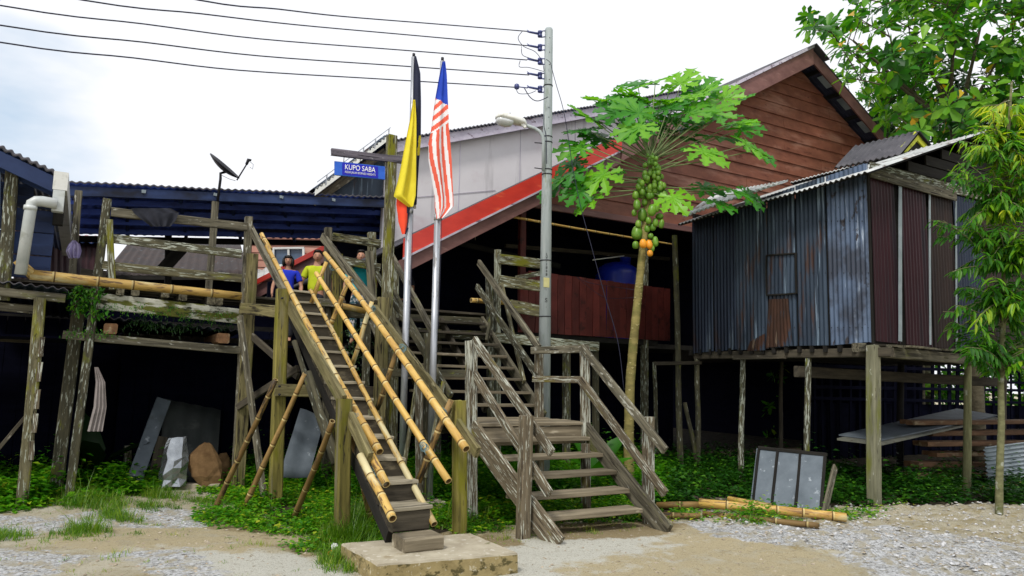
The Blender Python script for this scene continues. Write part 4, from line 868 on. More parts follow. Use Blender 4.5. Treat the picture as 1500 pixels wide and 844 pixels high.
# lean-to below on the left
lt = thing('lean_to', uvz(-1, 10.4), 'low corrugated lean-to below the gallery at the left, on lichened posts', 'lean-to')
roofslab('roof', PV(-60, 405, 10.3), PV(100, 424, 10.3), PV(100, 424, 10.3)+V*3-Z*.15, PV(-60, 405, 10.3)+V*3-Z*.15, .012, ROOFD, ZINCDK, lt, pitch=.11, amp=.016)
beam('beam', PV(-60, 420, 10.35), PV(96, 437, 10.35), .05, .10, OLDW, lt)
beam('beam', PV(-60, 442, 10.5), PV(54, 454, 10.5), .05, .10, OLDW, lt)
post('post', PV(59, 437, 10.3), PV(36, 690, 10.3), .12, .10, LICH, lt)
post('post', PV(-30, 430, 10.3), PV(-62, 690, 10.3), .12, .10, LICH, lt)
for x, y in ((57, 508), (54, 545), (51, 585), (47, 620), (42, 660)):
    beam('nailed_block', PV(x+3, y+14, 10.24), PV(x+5, y-14, 10.24), .05, .04, PEEL, lt, up=-V)
beam('prop', ground(PV(38, 610, 10.5), PV(-30, 690, 10.5)), PV(38, 610, 10.5), .14, .04, MIDW, lt)
beam('shelf', PV(-60, 495, 12), PV(60, 500, 12), .05, .06, MIDW, lt)
roofslab('skirt_roof', PV(140, 463, 10.75), PV(352, 484, 10.75), PV(352, 484, 10.75)+V*2-Z*.1, PV(140, 463, 10.75)+V*2-Z*.1, .012, ROOFD, ZINCDK, lt, pitch=.12, amp=.018)
# ------------------------------------------------------------------ under-storey
us = thing('under_house_shade_wall', uvz(3, 14), 'near-black plank wall added for the deep shade beneath the houses', 'wall')  # added walls, the under-floor shade is in their near-black colour
def planks(u_a, u_b, v_, z0, z1, m, parent, w_=.22, nm='plank'):
    vs = []; fs = []; u_ = u_a
    while u_ < u_b:
        d = random.uniform(-.012, .012); k = len(vs); e = min(u_b, u_+w_-.008)
        for vv in (v_+d, v_+d+.02): vs += [uvz(u_, vv, z0), uvz(e, vv, z0), uvz(e, vv, z1), uvz(u_, vv, z1)]
        fs += [(k, k+1, k+2, k+3), (k+7, k+6, k+5, k+4), (k, k+4, k+5, k+1), (k+3, k+2, k+6, k+7), (k+1, k+5, k+6, k+2), (k, k+3, k+7, k+4)]; u_ += w_
    return mesh_obj(nm, vs, fs, m, parent)
NAVW = mat('navy_shade_board', (.003, .004, .013), (.006, .008, .024), (2, 3, 8), .95, (), .2, spec=.05)  # navy-tinted shade of the left bay, put into the board colour
prism('backing', [uvz(-5, 13.75, -.1), uvz(12.4, 13.75, -.1), uvz(12.4, 13.75, 2.29), uvz(3.5, 13.75, 2.29), uvz(3.5, 13.75, 2.72), uvz(-5, 13.75, 2.72)], V*.03, SHADEBLK, us)  # black sheet added to stop daylight coming through the board slits
planks(.55, 3.2, 13.0, -.05, 2.3, NAVW, us, nm='boarding'); planks(-4.5, .55, 13.2, -.05, 2.35, SHADEBLK, us, nm='boarding'); planks(3.2, 12.4, 13.6, -.05, 2.3, SHADEBLK, us, nm='boarding')
prism('side_boarding', [uvz(-.05, 10.9, -.05), uvz(-.05, 13.2, -.05), uvz(-.05, 13.2, 2.3), uvz(-.05, 10.9, 2.3)], U*.03, SHADEBLK, us)
prism('ceiling', [uvz(-4, 10.9, 1.97), uvz(5.9, 10.9, 1.97), uvz(5.9, 12.95, 1.97), uvz(-4, 12.95, 1.97)], Z*.03, SHADEBLK, us)
# kerb and things stored in the left bay
K0, K1 = PZ(148, 716), PZ(322, 716)
tag(beam('concrete_kerb', K0+Z*.03, K1+Z*.03, .12, .09, CONC), 'low brown kerb across the mouth of the dark bay on the left', 'kerb')
def lean(name, pts, off, m, label, cat): return tag(prism(name, pts, off, m), label, cat)
corr_o = corr('ribbed_sheet', PV(232, 712, 11.6), PV(316, 712, 11.6), PV(324, 600, 12.3), PV(240, 584, 12.3), PANELG, None, .22, .012, th=.01)
tag(corr_o, 'wide dull grey ribbed sheet leaning at the back of the dark left bay', 'metal sheet')
tag(beam('leaning_plank', PV(196, 705, 11.4), PV(240, 586, 12.1), .20, .04, SLAB, up=-V), 'long grey plank leaning left of the ribbed sheet in the dark bay', 'plank')
tag(beam('leaning_plank', PV(226, 700, 11.5), PV(238, 640, 11.8), .14, .03, MIDW, up=-V), 'short dark plank leaning behind the silver bag', 'plank')
tag(pole('stump', PZ(186, 704)-Z*.05, PZ(186, 704)+(PV(187, 648, 11.3)-PV(186, 704, 11.3)), .055, .05, LICH), 'short mottled grey stump standing at the left of the dark bay', 'stump')
tag(box('timber_block', PZ(222, 708), .28, .3, .32, SLAB), 'squat grey block standing left of the silver bag', 'block')
tag(beam('lying_timber', PZ(160, 707)+Z*.10, PZ(214, 707)+Z*.10, .22, .16, SLAB), 'low dark timber lying behind the kerb at the left', 'timber')
def bag(name, x0, x1, yb, prof, vv, depth, m, label, cat, crease=.03, seed=1, S=26, sm=False, step=(0, .25, .5, .75)):
    """a crumpled sack: cross-sections stacked up, pushed in along random creases"""
    rd = random.Random(seed); vs = []; fs = []; n = len(prof)
    base = PV((x0+x1)/2, yb, vv); base.z = max(base.z, .01)
    sub = []
    for i in range(n-1):
        for t in step: sub.append(tuple(prof[i][k]*(1-t)+prof[i+1][k]*t for k in range(4)))
    sub.append(prof[-1]); ph = [rd.uniform(0, 6) for _ in range(6)]
    for z_, w_, d_, ox in sub:
        for k in range(S):
            a = 2*math.pi*k/S; ca_, sa_ = math.cos(a), math.sin(a); q = (abs(ca_)**3+abs(sa_)**3)**(-1/3)
            nn = abs(noise.noise(Vector((ca_*2.4+seed, sa_*2.4, z_*5))))*2.2 + abs(noise.noise(Vector((ca_*6, sa_*6+seed, z_*12))))*.9
            r_ = q*(1-crease*6*nn*.35); vs.append(base+U*(w_*ca_*r_+ox)+V*(d_*sa_*r_)+Z*(z_+nn*crease*.3))
    for i in range(len(sub)-1):
        for k in range(S): fs.append((i*S+k, i*S+(k+1) % S, (i+1)*S+(k+1) % S, (i+1)*S+k))
    fs.append(tuple(range(S-1, -1, -1))); fs.append(tuple(range((len(sub)-1)*S, len(sub)*S)))
    return tag(mesh_obj(name, vs, fs, m), label, cat)
bag('foil_bag', 233, 272, 713, [(0, .20, .14, 0), (.16, .19, .15, -.01), (.34, .18, .13, .01), (.42, .185, .10, .0), (.55, .155, .07, .015), (.64, .13, .03, .03)], 11.15, .14, SILV, 'crumpled silver foil bag standing in the mouth of the dark bay', 'bag', .085, 4, 11, False, (0, .5))
bag('brown_sack', 276, 318, 713, [(0, .17, .10, .10), (.14, .22, .12, .05), (.30, .24, .10, .0), (.42, .20, .08, -.02), (.54, .10, .04, .0), (.58, .04, .02, .01)], 11.15, .1, BURL, 'slumped brown sack leaning right of the silver foil bag', 'sack', .06, 8, 15, False, (0, .5))
bag('small_sack', 316, 334, 702, [(0, .11, .1, 0), (.18, .12, .11, 0), (.3, .09, .08, 0), (.36, .05, .04, 0)], 11.7, .1, BURL, 'small dull sack behind the right edge of the slumped brown sack', 'sack', .04, 12)
tag(lathe('plastic_tub', PZ(318, 690)+Z*0, [(.12, 0), (.15, .22), (.165, .23), (.165, .25), (.14, .25)], PANELG), 'dark tub at the back right of the left bay', 'tub')
tag(corr('zinc_sheet', PV(408, 700, 9.9), PV(452, 700, 9.9), PV(476, 610, 10.4), PV(440, 598, 10.4), SLAB, None, .3, .01, th=.01), 'grey zinc sheet leaning under the bamboo-railed stair', 'metal sheet')
# ------------------------------------------------------------------ far buildings behind the left railing
fp = thing('pink_house', uvz(8, 21), 'distant pink boarded house with a small window behind the stair top', 'house')
vs = []; fs = []; a = PD(362, 412, 20); b = PD(500, 412, 20); zt_ = PD(430, 338, 20).z; z = a.z-.8
dirp = (b-a); dirp.z = 0
while z < zt_:
    k = len(vs); p0 = Vector((a.x, a.y, z)); q = Vector((0, -.025, 0)); vs += [p0+q, p0+dirp+q, p0+dirp+Z*.2, p0+Z*.2, p0, p0+dirp]; fs += [(k, k+1, k+2, k+3), (k+4, k+5, k+1, k)]; z += .2
mesh_obj('wall', vs, fs, PINKB, fp)
wp = lambda x, y, d=19.9: PD(x, y, d)
prism('window', [wp(402, 388), wp(444, 388), wp(444, 365), wp(402, 365)], Vector((0, .05, 0)), WINB, fp)
for q in (((400, 364), (446, 364)), ((402, 389), (446, 389)), ((401, 389), (401, 364)), ((423, 389), (423, 364)), ((445, 389), (445, 364))): beam('window_frame', wp(*q[0], 19.85), wp(*q[1], 19.85), .06, .06, WHITEP, fp, up=Vector((0, -1, 0)) if q[0][0] == q[1][0] else None)
beam('roof_edge', PD(372, 415, 18.6), PD(500, 350, 18.6), .05, .13, REDF, fp)
beam('fascia', PD(372, 430, 18.7), PD(500, 362, 18.7), .05, .30, BARGE, fp)
prism('gable_shadow_board', [PD(372, 450, 18.8), PD(500, 450, 18.8), PD(500, 366, 18.8), PD(372, 432, 18.8)], Vector((0, .05, 0)), SHADEBLK, fp)
roofslab('porch_roof', PD(374, 413, 18.6), PD(412, 392, 18.6), PD(412, 388, 19.8), PD(374, 396, 19.8), .03, ROOFL, ZINCD, fp, pitch=.25, amp=.03)
rs = thing('rusty_roofed_shed', PD(250, 420, 18), 'low shed with a rusty corrugated roof seen through the left railing', 'shed')
corr('roof', PD(150, 404, 16.5), PD(365, 404, 16.5), PD(352, 357, 20), PD(190, 354, 20), RUSTZ, rs, .2, .02, th=.02)
prism('wall', [PD(150, 408, 17.3), PD(362, 408, 17.3), PD(362, 397, 17.3), PD(150, 397, 17.3)], Vector((0, .1, 0)), CREAM, rs)
prism('plinth', [PD(150, 480, 17.29), PD(366, 480, 17.29), PD(366, 408, 17.29), PD(150, 408, 17.29)], Vector((0, .12, 0)), SHADEBLK, rs)
beam('eave_board', PD(150, 407, 16.45), PD(365, 407, 16.45), .04, .1, DARKW, rs)
ms_ = thing('maroon_shed', PD(60, 420, 15), 'maroon corrugated shed behind the downpipe and left canopy post', 'shed')
corr('wall', PD(20, 440, 14.5), PD(150, 440, 14.5), PD(150, 352, 14.5), PD(20, 346, 14.5), MARZ, ms_, .12, .015, th=.02)
roofslab('roof', PD(20, 346, 14.3), PD(160, 356, 14.3), PD(160, 348, 16.3), PD(20, 336, 16.3), .03, mat('pink_roofing', (.30, .14, .14), (.45, .25, .25), (2, 2, 2), .6), ZINCD, ms_, pitch=.2, amp=.02)
tag(beam('stacked_rails', PV(118, 398, 11.8), PV(155, 402, 11.8), .05, .10, MIDW), 'short bundle of slats lying right of the left canopy post', 'slats')
# ------------------------------------------------------------------ corrugated shed on stilts
c0 = PZ(1280, 742); cu, cv = c0.dot(U), c0.dot(V)
sh = thing('corrugated_shed', c0, 'blue-grey and maroon corrugated-iron shed raised on stilts at the right', 'shed')
ub0 = 8.67
cu = PV(1278, 500, cv).dot(U)
zf = PV(1278, 502, cv).z; zc = PV(1278, 250, cv).z
def vof(px, py): # v on the long side plane u = cu
    return PU(px, py, cu).dot(V)
vl = vof(1014, 430)
print('SHED', cu, cv, vl, zf, zc)
def sw(px): return vof(px, 430)
# long side: sheets side by side, each its own batch
segs = [(1278, 1213, ZINCB), (1213, 1168, ZINC), (1168, 1125, ZINC), (1125, 1078, ZINC), (1078, 1045, ZINCDK), (1045, 1014, ZINCDK)]
zl = PU(1014, 332, cu).z
for i, (xa, xb, m) in enumerate(segs):
    va_, vb_ = sw(xa), sw(xb)+(-.02); f = lambda v_: (v_-cv)/(vl-cv)
    ztop = lambda v_: zc+.09+(zl-zc)*f(v_); zbt = lambda v_: zf+(PU(1014, 517, cu).z-zf)*f(v_)+random.uniform(-.015, .015)
    o = .012*(i % 2); corr('side_sheet', uvz(cu-o, vb_, zbt(vb_)), uvz(cu-o, va_, zbt(va_)), uvz(cu-o, va_, ztop(va_)), uvz(cu-o, vb_, ztop(vb_)), m, sh, .076, .011, rag=.012)
RUSTB = mat('brown_rusted_sheet', (.016, .010, .008), (.075, .032, .018), (5, 5, 1.5), .8, [((.03, .045, .07), (5, 5, 2), .55, .62), ((.14, .10, .07), (12, 12, 2), .62, .68)], .3, rnd=False)
# hatch
hp = [PU(x, y, cu-.035) for x, y in ((1124, 432), (1167, 430), (1167, 371), (1124, 375))]
hatch = corr('hatch', *hp, ZINC, sh, .076, .009)
for a_, b_ in ((0, 1), (1, 2), (2, 3), (3, 0)): beam('hatch_frame', hp[a_]-U*.01, hp[b_]-U*.01, .025, .03, DARKW, sh, up=-U)
corr('rust_patch', *[PU(x, y, cu-.03) for x, y in ((1122, 512), (1163, 509), (1155, 440), (1126, 441))], RUSTB, sh, .076, .009, rag=.05)
corr('rust_patch', *[PU(x, y, cu-.032) for x, y in ((1094, 514), (1122, 513), (1121, 488), (1099, 500))], RUSTB, sh, .076, .009, rag=.05)
# gable end
eu = lambda px, py=400: PV(px, py, cv).dot(U)
es = [(1279, 1316, MARZ), (1322, 1361, MARZ), (1364, 1400, RUSTZ), (1400, 1440, ZINCDK), (1440, 1520, RUSTZ)]
slope_top = lambda u_: PV(1400, 287, cv).z if u_ > 99 else zc-.06-(u_-cu)*.02
zf2 = PV(1440, 520, cv).z
for i, (xa, xb, m) in enumerate(es):
    a_, b_ = eu(xa), eu(xb); zb_ = lambda u_: zf+(zf2-zf)*(u_-cu)/(eu(1440)-cu)+.02
    corr('end_sheet', uvz(a_+.005, cv-.01*(i % 2), zb_(a_)), uvz(b_, cv-.01*(i % 2), zb_(b_)), uvz(b_, cv-.01*(i % 2), zc-.06), uvz(a_+.005, cv-.01*(i % 2), zc-.06), m, sh, .076, .010, rag=.012)
for xa, w_, y1 in ((1319, .07, 500), (1363, .035, 505), (1401, .03, 512)):
    beam('cover_strip', PV(xa, y1, cv-.03), PV(xa-1, 258 if xa < 1330 else 268, cv-.03), w_, .015, STRIP, sh, up=-V, j=.002)
prism('end_dark_backing', [uvz(cu+.02, cv+.02, zf), uvz(cu+5.3, cv+.02, zf), uvz(cu+5.3, cv+.02, zc-.1), uvz(cu+.02, cv+.02, zc-.1)], V*.01, DARKW, sh)  # dark backing added so gaps between the sheets read black
prism('side_dark_backing', [uvz(cu+.02, cv+.03, zf), uvz(cu+.02, vl, zf), uvz(cu+.02, vl, zl-.1), uvz(cu+.02, cv+.03, zc-.1)], U*.01, DARKW, sh)
beam('corner_board', uvz(cu-.02, cv-.03, zf-.02), uvz(cu-.02, cv-.03, zc-.02), .03, .03, DARKW, sh, up=-V)
# roof: eave along the long side, rising across the gable end to a ridge
pe = PV(1279, 249, cv-.28); pr = PV(1440, 193, cv-.28); rs_ = (pr.z-pe.z)/(pr.dot(U)-pe.dot(U)); ue, ur_ = pe.dot(U), pr.dot(U)+.05
pl = PU(986, 331, ue-.10); vend = min(9.9, pl.dot(V)); zel = pl.z
print('ROOF', ue, ur_, rs_, pe.z, zel, vend)
def shz(u_): return pe.z+(u_-ue)*rs_
uo = ue-.12
roofslab('roof_slope', uvz(uo, vend, zel), uvz(uo, cv-.28, shz(uo)), uvz(ur_, cv-.28, shz(ur_)), uvz(ur_, vend, zel+(ur_-uo)*rs_), .025, ROOFL, DARKW, sh, pitch=.09, amp=.014)
bpy.context.view_layer.update()
roofslab('roof_slope', uvz(ur_, vend, shz(ur_)), uvz(ur_, cv-.28, shz(ur_)), uvz(ur_+3.2, cv-.28, shz(ur_)-3.2*rs_*.9), uvz(ur_+3.2, vend, shz(ur_)-3.2*rs_*.9), .025, ROOFL, DARKW, sh, pitch=.09, amp=.014)
corr('roof_patch', PV(1000, 318, 9.3), PV(1140, 268, 7.6), PV(1155, 264, 8.4), PV(1050, 282, 10.2), ROOFL, sh, .09, .016, th=.01)
for k in range(6):
    z_ = zc-.04+k*.17
    uL_ = cu+.05 if k == 0 else ue+(z_+.17-pe.z+.05)/rs_; 
    if uL_ > ur_-.1: break
    beam('gable_board', uvz(uL_, cv-.03, z_+.075), uvz(2*ur_-uL_, cv-.03, z_+.075), .025, .155, DARKLICH if k == 0 else DARKW, sh)
beam('tie_board', uvz(cu, cv-.06, zc-.06), uvz(eu(1400), cv-.06, zc-.10), .03, .14, OLDW, sh)
# little dark monitor roof behind
m0 = PV(1210, 243, 9.0); m1 = PV(1343, 190, 6.9)
mon = thing('dark_gabled_roof', m0-Z*2, 'small dark corrugated gable roof with yellow barge boards peeping over the shed', 'roof')
ma, mb = PV(1222, 246, 8.4), PV(1322, 228, 7.3); mc, md = PV(1347, 191, 7.4), PV(1252, 214, 8.6)
mb = PV(1318, 227, 7.3)
roofslab('roof_slope', ma, mb, mc, md, .03, ROOFD, DARKW, mon, pitch=.11, amp=.018)
roofslab('roof_slope', md, mc, mc+(mc-mb).cross(Z).normalized()*0+U*.75-Z*.42, md+U*.75-Z*.42, .03, ROOFD, DARKW, mon, pitch=.11, amp=.018)
prism('wall', [ma-Z*.7+U*.15, mb-Z*.7+U*.15, mb-Z*.06+U*.15, ma-Z*.06+U*.15], U*.05, DARKW, mon)
gq = mc-Z*.07+V*.06
beam('barge_board', gq, gq-U*.42-Z*.36, .03, .15, YPAINT, mon); beam('barge_board', gq, gq+U*.5-Z*.30, .03, .15, YPAINT, mon)
prism('gable_wall', [gq+V*.03-Z*.05, gq+V*.03-U*.4-Z*.42, gq+V*.03-U*.3-Z*1.2, gq+V*.03+U*.6-Z*1.2, gq+V*.03+U*.5-Z*.36], V*.03, DARKW, mon)
STILTW = mat('grey_green_stilt', (.10, .10, .06), (.24, .235, .16), (2, 24, 24), .9, [((.45, .47, .40), (6, 16, 16), .60, .64), ((.035, .03, .02), (4, 26, 26), .57, .62), ((.13, .14, .03), (1, 5, 5), .58, .7)], .6)
# stilt floor
for k in range(16):
    v_ = cv+.05+k*(vl-cv)/15; beam('joist', uvz(cu-.02, v_, zf-.07), uvz(cu+5.5, v_, zf-.10), .06, .10, DARKW, sh)
prism('floor', [uvz(cu+.03, cv+.03, zf-.02), uvz(cu+5.4, cv+.03, zf-.06), uvz(cu+5.4, vl, zf-.06), uvz(cu+.03, vl, zf-.02)], Z*.02, DARKW, sh)
prism('back_wall', [uvz(cu+.05, vl, zf), uvz(cu+5.3, vl, zf), uvz(cu+5.3, vl, zc), uvz(cu+.05, vl, zc)], V*.03, RUSTZ, sh)
prism('far_wall', [uvz(cu+5.3, cv+.05, zf), uvz(cu+5.3, vl, zf), uvz(cu+5.3, vl, zc-.1), uvz(cu+5.3, cv+.05, zc-.1)], U*.03, RUSTZ, sh)
beam('edge_beam', uvz(cu+.1, cv-.02, zf-.13), uvz(cu+5.4, cv-.02, zf-.2), .09, .15, OLDW, sh)
beam('edge_beam', uvz(cu+.06, cv-.25, zf-.13), uvz(cu+.06, vl, zf-.13), .09, .13, MIDW, sh)
beam('edge_beam', uvz(cu-.1, cv+1.2, zf-.40), uvz(cu+5.5, cv+1.2, zf-.47), .10, .17, MIDW, sh)
beam('outrigger', PV(1253, 509, cv-.12), PV(1270, 508, cv+.3), .10, .12, OLDW, sh)
for k in range(17):
    u_ = cu+.15+k*.3; beam('floor_board', uvz(u_, cv-.14, zf-.035), uvz(u_+random.uniform(-.03, .03), cv+.02, zf-.03), random.uniform(.17, .25), .03, OLDW, sh)
for x, yt, yb, v_, r_, m in ((1418, 530, 720, None, .055, PALE_TR), (1184, 520, 690, 'u', .045, DARKLICH), (1088, 524, 660, 'u', .045, DARKLICH), (1145, 530, 660, 9.5, .035, MIDW), (1470, 540, 700, 7.6, .06, MIDW), (1320, 525, 690, 8.6, .06, DARKW)):
    f = (lambda x_, y_: PU(x_, y_, cu+.07)) if v_ == 'u' else (lambda x_, y_: PV(x_, y_, v_ or cv+.02))
    a = f(x, yt); b = ground(a, f(x-2, yb)); pole('stilt', b, a, r_*1.1, r_, m, sh)
beam('stilt', ground(PV(1279, 506, cv), PV(1281, 700, cv)), PV(1279, 506, cv), .150, .15, STILTW, sh, up=-V)
for x, yt, xb, yb, v_, r_ in ((988, 345, 996, 640, 9.9, .05), (1021, 525, 1022, 650, 9.9, .045), (958, 530, 962, 640, 10.9, .04), (1003, 590, 1015, 650, 9.9, .035)):
    a = PV(x, yt, v_); pole('stilt', ground(a, PV(xb, yb, v_)), a, r_*1.1, r_, DARKLICH, sh)
beam('tie_rail', PV(960, 533, 9.85), PV(1027, 531, 9.85), .05, .06, MIDW, sh)
beam('tie_rail', PU(1075, 524, cu-.03), PU(1150, 523, cu-.03), .05, .06, MIDW, sh)
# lattice of thin sticks at the back of the under-storey, daylight behind
lt2 = thing('stick_fence', uvz(14, 10.6), 'broken lattice fence of dark sticks behind the shed stilts, green showing through', 'fence')
for k in range(28):
    x = 1178+k*13.2+random.uniform(-3, 3); v_ = 10.8+random.uniform(-.1, .1); a = PV(x, 505, v_); b = ground(a, PV(x+random.uniform(-4, 4), 690, v_)); beam('stick', b, a, random.uniform(.05, .15), .03, SHADEBLK, lt2, up=-V)
for y in (524, 538, 552, 566, 582): beam('cross_stick', PV(1176, y+random.uniform(-3, 3), 10.7), PV(1560, y+9+random.uniform(-3, 3), 10.7), .03, .07, SHADEBLK, lt2)
prism('lower_boarding', [ground(PV(x, 500, 10.9), PV(x, 600, 10.9)) if y == 0 else PV(x, y, 10.9) for x, y in ((1176, 0), (1900, 0), (1900, 600), (1176, 590))], V*.03, SHADEBLK, lt2)
# stored things under the shed
pl_ = [PV(1226, 642, 7.2), PV(1290, 650, 6.7), PV(1462, 612, 7.6), PV(1402, 602, 8.6)]
tag(prism('ply_sheet', pl_, -Z*.03, PLY), 'wide pale sheet lying on the board stack under the shed', 'board sheet')
tag(prism('ply_sheet', [p+Z*.045+U*.18+V*.1 for p in pl_], -Z*.02, SLAB), 'grey sheet lying on top of the wide pale sheet under the shed', 'board sheet')
st_n = 0
desc = ['lowest', 'second', 'third', 'fourth', 'fifth', 'sixth', 'seventh']
sb0 = PZ(1345, 716).dot(V)
for i in range(7):
    y = 712-i*15.5; xl = (1352, 1338, 1340, 1366, 1352, 1360, 1334)[i]; vv = sb0+.05+(.10, .0, .05, .12, .02, .12, .0)[i]
    a = PV(xl, y, vv); b = PV(1600, y-2, vv+.2)
    for q in range(2):
        o = V*(.17*q); o2 = beam('stacked_board', a+o+U*(.1*q), b+o, .15, .07+.01*(i % 3), MUDW if i != 6 else MUDW)
        tag(o2, ('%s board up, %s row, of the timber stack under the shed' % (desc[i], ('front', 'rear')[q])), 'board', 'boards stacked under the shed')
tag(beam('bearer', PV(1372, 720, sb0+.1)-Z*.0, PV(1372, 720, sb0+.1)+V*1.2, .12, .09, MUDW), 'short bearer under the left end of the timber stack', 'bearer')
zs = [PV(1448, 712, 6.7), PV(1560, 700, 6.9), PV(1560, 640, 7.0), PV(1442, 655, 6.8)]
tag(corr('corrugated_sheet', zs[3], zs[0], zs[1], zs[2], STRIP, None, .085, .018, th=.01), 'pale corrugated sheet on its side right of the board stack', 'metal sheet')
tag(bamboo('bamboo_pole', PV(1440, 716, 6.6), PV(1580, 700, 6.8), .04, .04, None), 'bamboo pole under the pale corrugated sheet', 'bamboo pole')
# leaning galvanised panel
g4 = [PZ(1102, 752), PZ(1212, 762), PZ(1212, 762), PZ(1102, 752)]
q0, q1, q3 = PZ(1100, 742), PZ(1204, 757), PV(1110, 657, PZ(1100, 742).dot(V)+.25)
q2 = q1+(q3-q0)*.97
lpn = thing('battened_panel', q0, 'grey galvanised panel with dark battens leaning in the weeds under the shed', 'panel')
prism('sheet', [q0, q1, q2, q3], V*.02, SLAB, lpn)
for s in (0.01, .29, .62, .97): beam('batten', q0.lerp(q1, s)-V*.02, q3.lerp(q2, s)-V*.02, .035, .03, DARKW, lpn, up=-V)
beam('batten', q3-V*.02+Z*.02, q2-V*.02+Z*.02, .03, .04, DARKW, lpn)
tag(beam('leaning_board', PZ(1206, 757), PV(1224, 684, q2.dot(V)+.05), .10, .03, OLDW, up=-V), 'narrow board leaning against the right edge of the galvanised panel', 'board')
# bamboo and timber lying at the foot of the weeds
for i, (x0, y0, x1, y1, r_, m, lb, ct_) in enumerate(((1024, 746, 1240, 762, .055, None, 'long thick yellow bamboo pole lying on the ground below the galvanised panel', 'bamboo pole'),
        (1030, 752, 1200, 772, .035, OB, 'brown bamboo pole lying in front of the thick yellow one', 'bamboo pole'), (962, 740, 1030, 745, .045, OB, 'short dull bamboo pole lying right of the broad stair', 'bamboo pole'),
        (960, 752, 1026, 757, .035, OB, 'thin bamboo pole lying nearest the foot of the broad stair', 'bamboo pole'), (1066, 738, 1130, 744, .04, None, 'short bamboo end lying behind the thick yellow pole', 'bamboo pole'))):
    a, b = PZ(x0, y0, .05), PZ(x1, y1, .05); a.z = gz(a.x, a.y)+r_+(.04 if i in (0, 4) else .01); b.z = gz(b.x, b.y)+r_+.01; tag(bamboo('bamboo_pole', a, b, r_, r_*.92, None, m), lb, ct_, 'bamboo poles lying under the shed')
tag(beam('lying_timber', PZ(1010, 732, .06), PZ(1110, 738, .08), .10, .09, MIDW), 'dark timber lying in the weeds behind the bamboo poles', 'timber')
for x, y, s, lb in ((865, 722, .16, 'broken brown block behind the second step of the broad stair'), (890, 716, .2, 'split log end behind the broad stair, left of the papaya trunk')):
    p = PZ(x, y); tag(box('wood_block', p-Z*.03, s*1.6, s, .14, MUDW, None, (U+V*.3), .2), lb, 'wood block')
p = PZ(382, 748); tag(box('paving_stone', p-Z*.02, .32, .18, .05, CONC, None, None, .2), 'small flat stone in the weeds in front of the green stained posts', 'stone')
# ------------------------------------------------------------------ utility pole with street light
ub = PD(797, 610, 10.6); ub = ground(PD(804, 42, 10.6), PD(796, 640, 10.6)); ut = PD(804, 42, 10.6)
up_ = thing('utility_pole', ub, 'tall spun-concrete utility pole with insulators and a street light, right of the flags', 'utility pole')
def pp(y): t = (y-42)/(640-42); return PD(804-8*t, y, 10.6)
tube('shaft', [pp(y) for y in (42, 44)]+[pp(640)+(ub-pp(640))*1], [.052, .060, .098], SPUN, up_, 20)
def onp(y, a=0, r_=0): # point on the surface facing the yard
    t = (pp(y).z-ut.z)/(ub.z-ut.z); rr = .06+.038*t; return pp(y)+Vector((math.sin(a), -math.cos(a), 0))*(rr+r_)
for y in (126, 201, 209, 249, 256, 382, 464): tube('band', [pp(y-.6), pp(y+.8)], .060+.038*(y-42)/620+.006, BLACKM, up_, 20)
for y in (58, 79, 97, 119, 160, 174, 190): a = onp(y, .2); tube('step_hole', [a+Vector((0, .01, 0)), a+Vector((0, -.003, 0))], .007, BLACKM, up_, 8)
INS = [(49, 770), (69, 768), (89, 770), (110, 770), (129, 757)]
for i, (y, xw) in enumerate(INS):
    yp = y+(.0 if i < 4 else 1); a = PD(800, yp-3, 10.58); b = PD(793, yp-3, 10.58); c = PD(793, yp+5, 10.58); d = PD(800, yp+5, 10.58)
    beam('bracket', a, b, .02, .012, NAVYM, up_); beam('bracket', c, d, .02, .012, NAVYM, up_); beam('bracket', b, c, .02, .012, NAVYM, up_, up=-V)
    m_ = PD(791, yp+1, 10.58); prof = [(.012, -.05), (.034, -.045), (.036, -.02), (.022, -.008), (.022, .008), (.036, .02), (.034, .045), (.012, .05)]
    lathe('insulator', m_, prof, NAVYM, up_, 12)
    tube('strain_clamp', [PD(789, yp+.5, 10.58), PD(776, yp-2, 10.58), PD(772, yp-2.5, 10.58)], [.018, .016, .008], NAVYM, up_, 7)
    tube('clamp_tail', [PD(775, yp-3, 10.58), PD(772, yp-5, 10.58)], .006, NAVYM, up_, 5)
lathe('insulator', PD(757, 127, 10.58), [(.01, -.045), (.035, -.03), (.04, 0), (.035, .03), (.01, .045)], NAVYM, up_, 12)
tube('strain_rod', [PD(757, 127, 10.58), PD(773, 129, 10.58)], .009, NAVYM, up_, 6)
def cab(name, pts, r_=.006, par=None, m=CABLE):
    P_ = [Vector(p) for p in pts]; out = []
    for i in range(len(P_)-1):
        p0 = P_[max(i-1, 0)]; p1 = P_[i]; p2 = P_[i+1]; p3 = P_[min(i+2, len(P_)-1)]
        for k in range(5):
            t = k/5; out.append(.5*((2*p1)+(p2-p0)*t+(2*p0-5*p1+4*p2-p3)*t*t+(-p0+3*p1-3*p2+p3)*t**3))
    out.append(P_[-1]); return tube(name, out, r_, m, par, 6)
q = lambda x, y, d=10.45: PD(x, y, d)
cab('jumper_cable', [q(765, 46), q(759, 56), q(767, 68), q(784, 76), q(794, 90), q(797, 104)], .005, up_)
cab('jumper_cable', [q(764, 68), q(765, 80), q(775, 85), q(790, 89)], .005, up_)
cab('jumper_cable', [q(762, 89), q(761, 98), q(775, 99), q(797, 105)], .005, up_)
cab('jumper_cable', [q(756, 129), q(760, 137), q(775, 137), q(785, 133)], .005, up_)
cab('jumper_cable', [q(768, 129), q(777, 143), q(788, 148), q(803, 142)], .007, up_)
cab('down_cable', [q(800, 87), q(806, 92), q(809, 103), q(815, 125), q(825, 160), q(833, 205), q(838, 240), q(850, 300), q(866, 360), q(885, 430), q(905, 500), q(914, 572)], .005, up_)
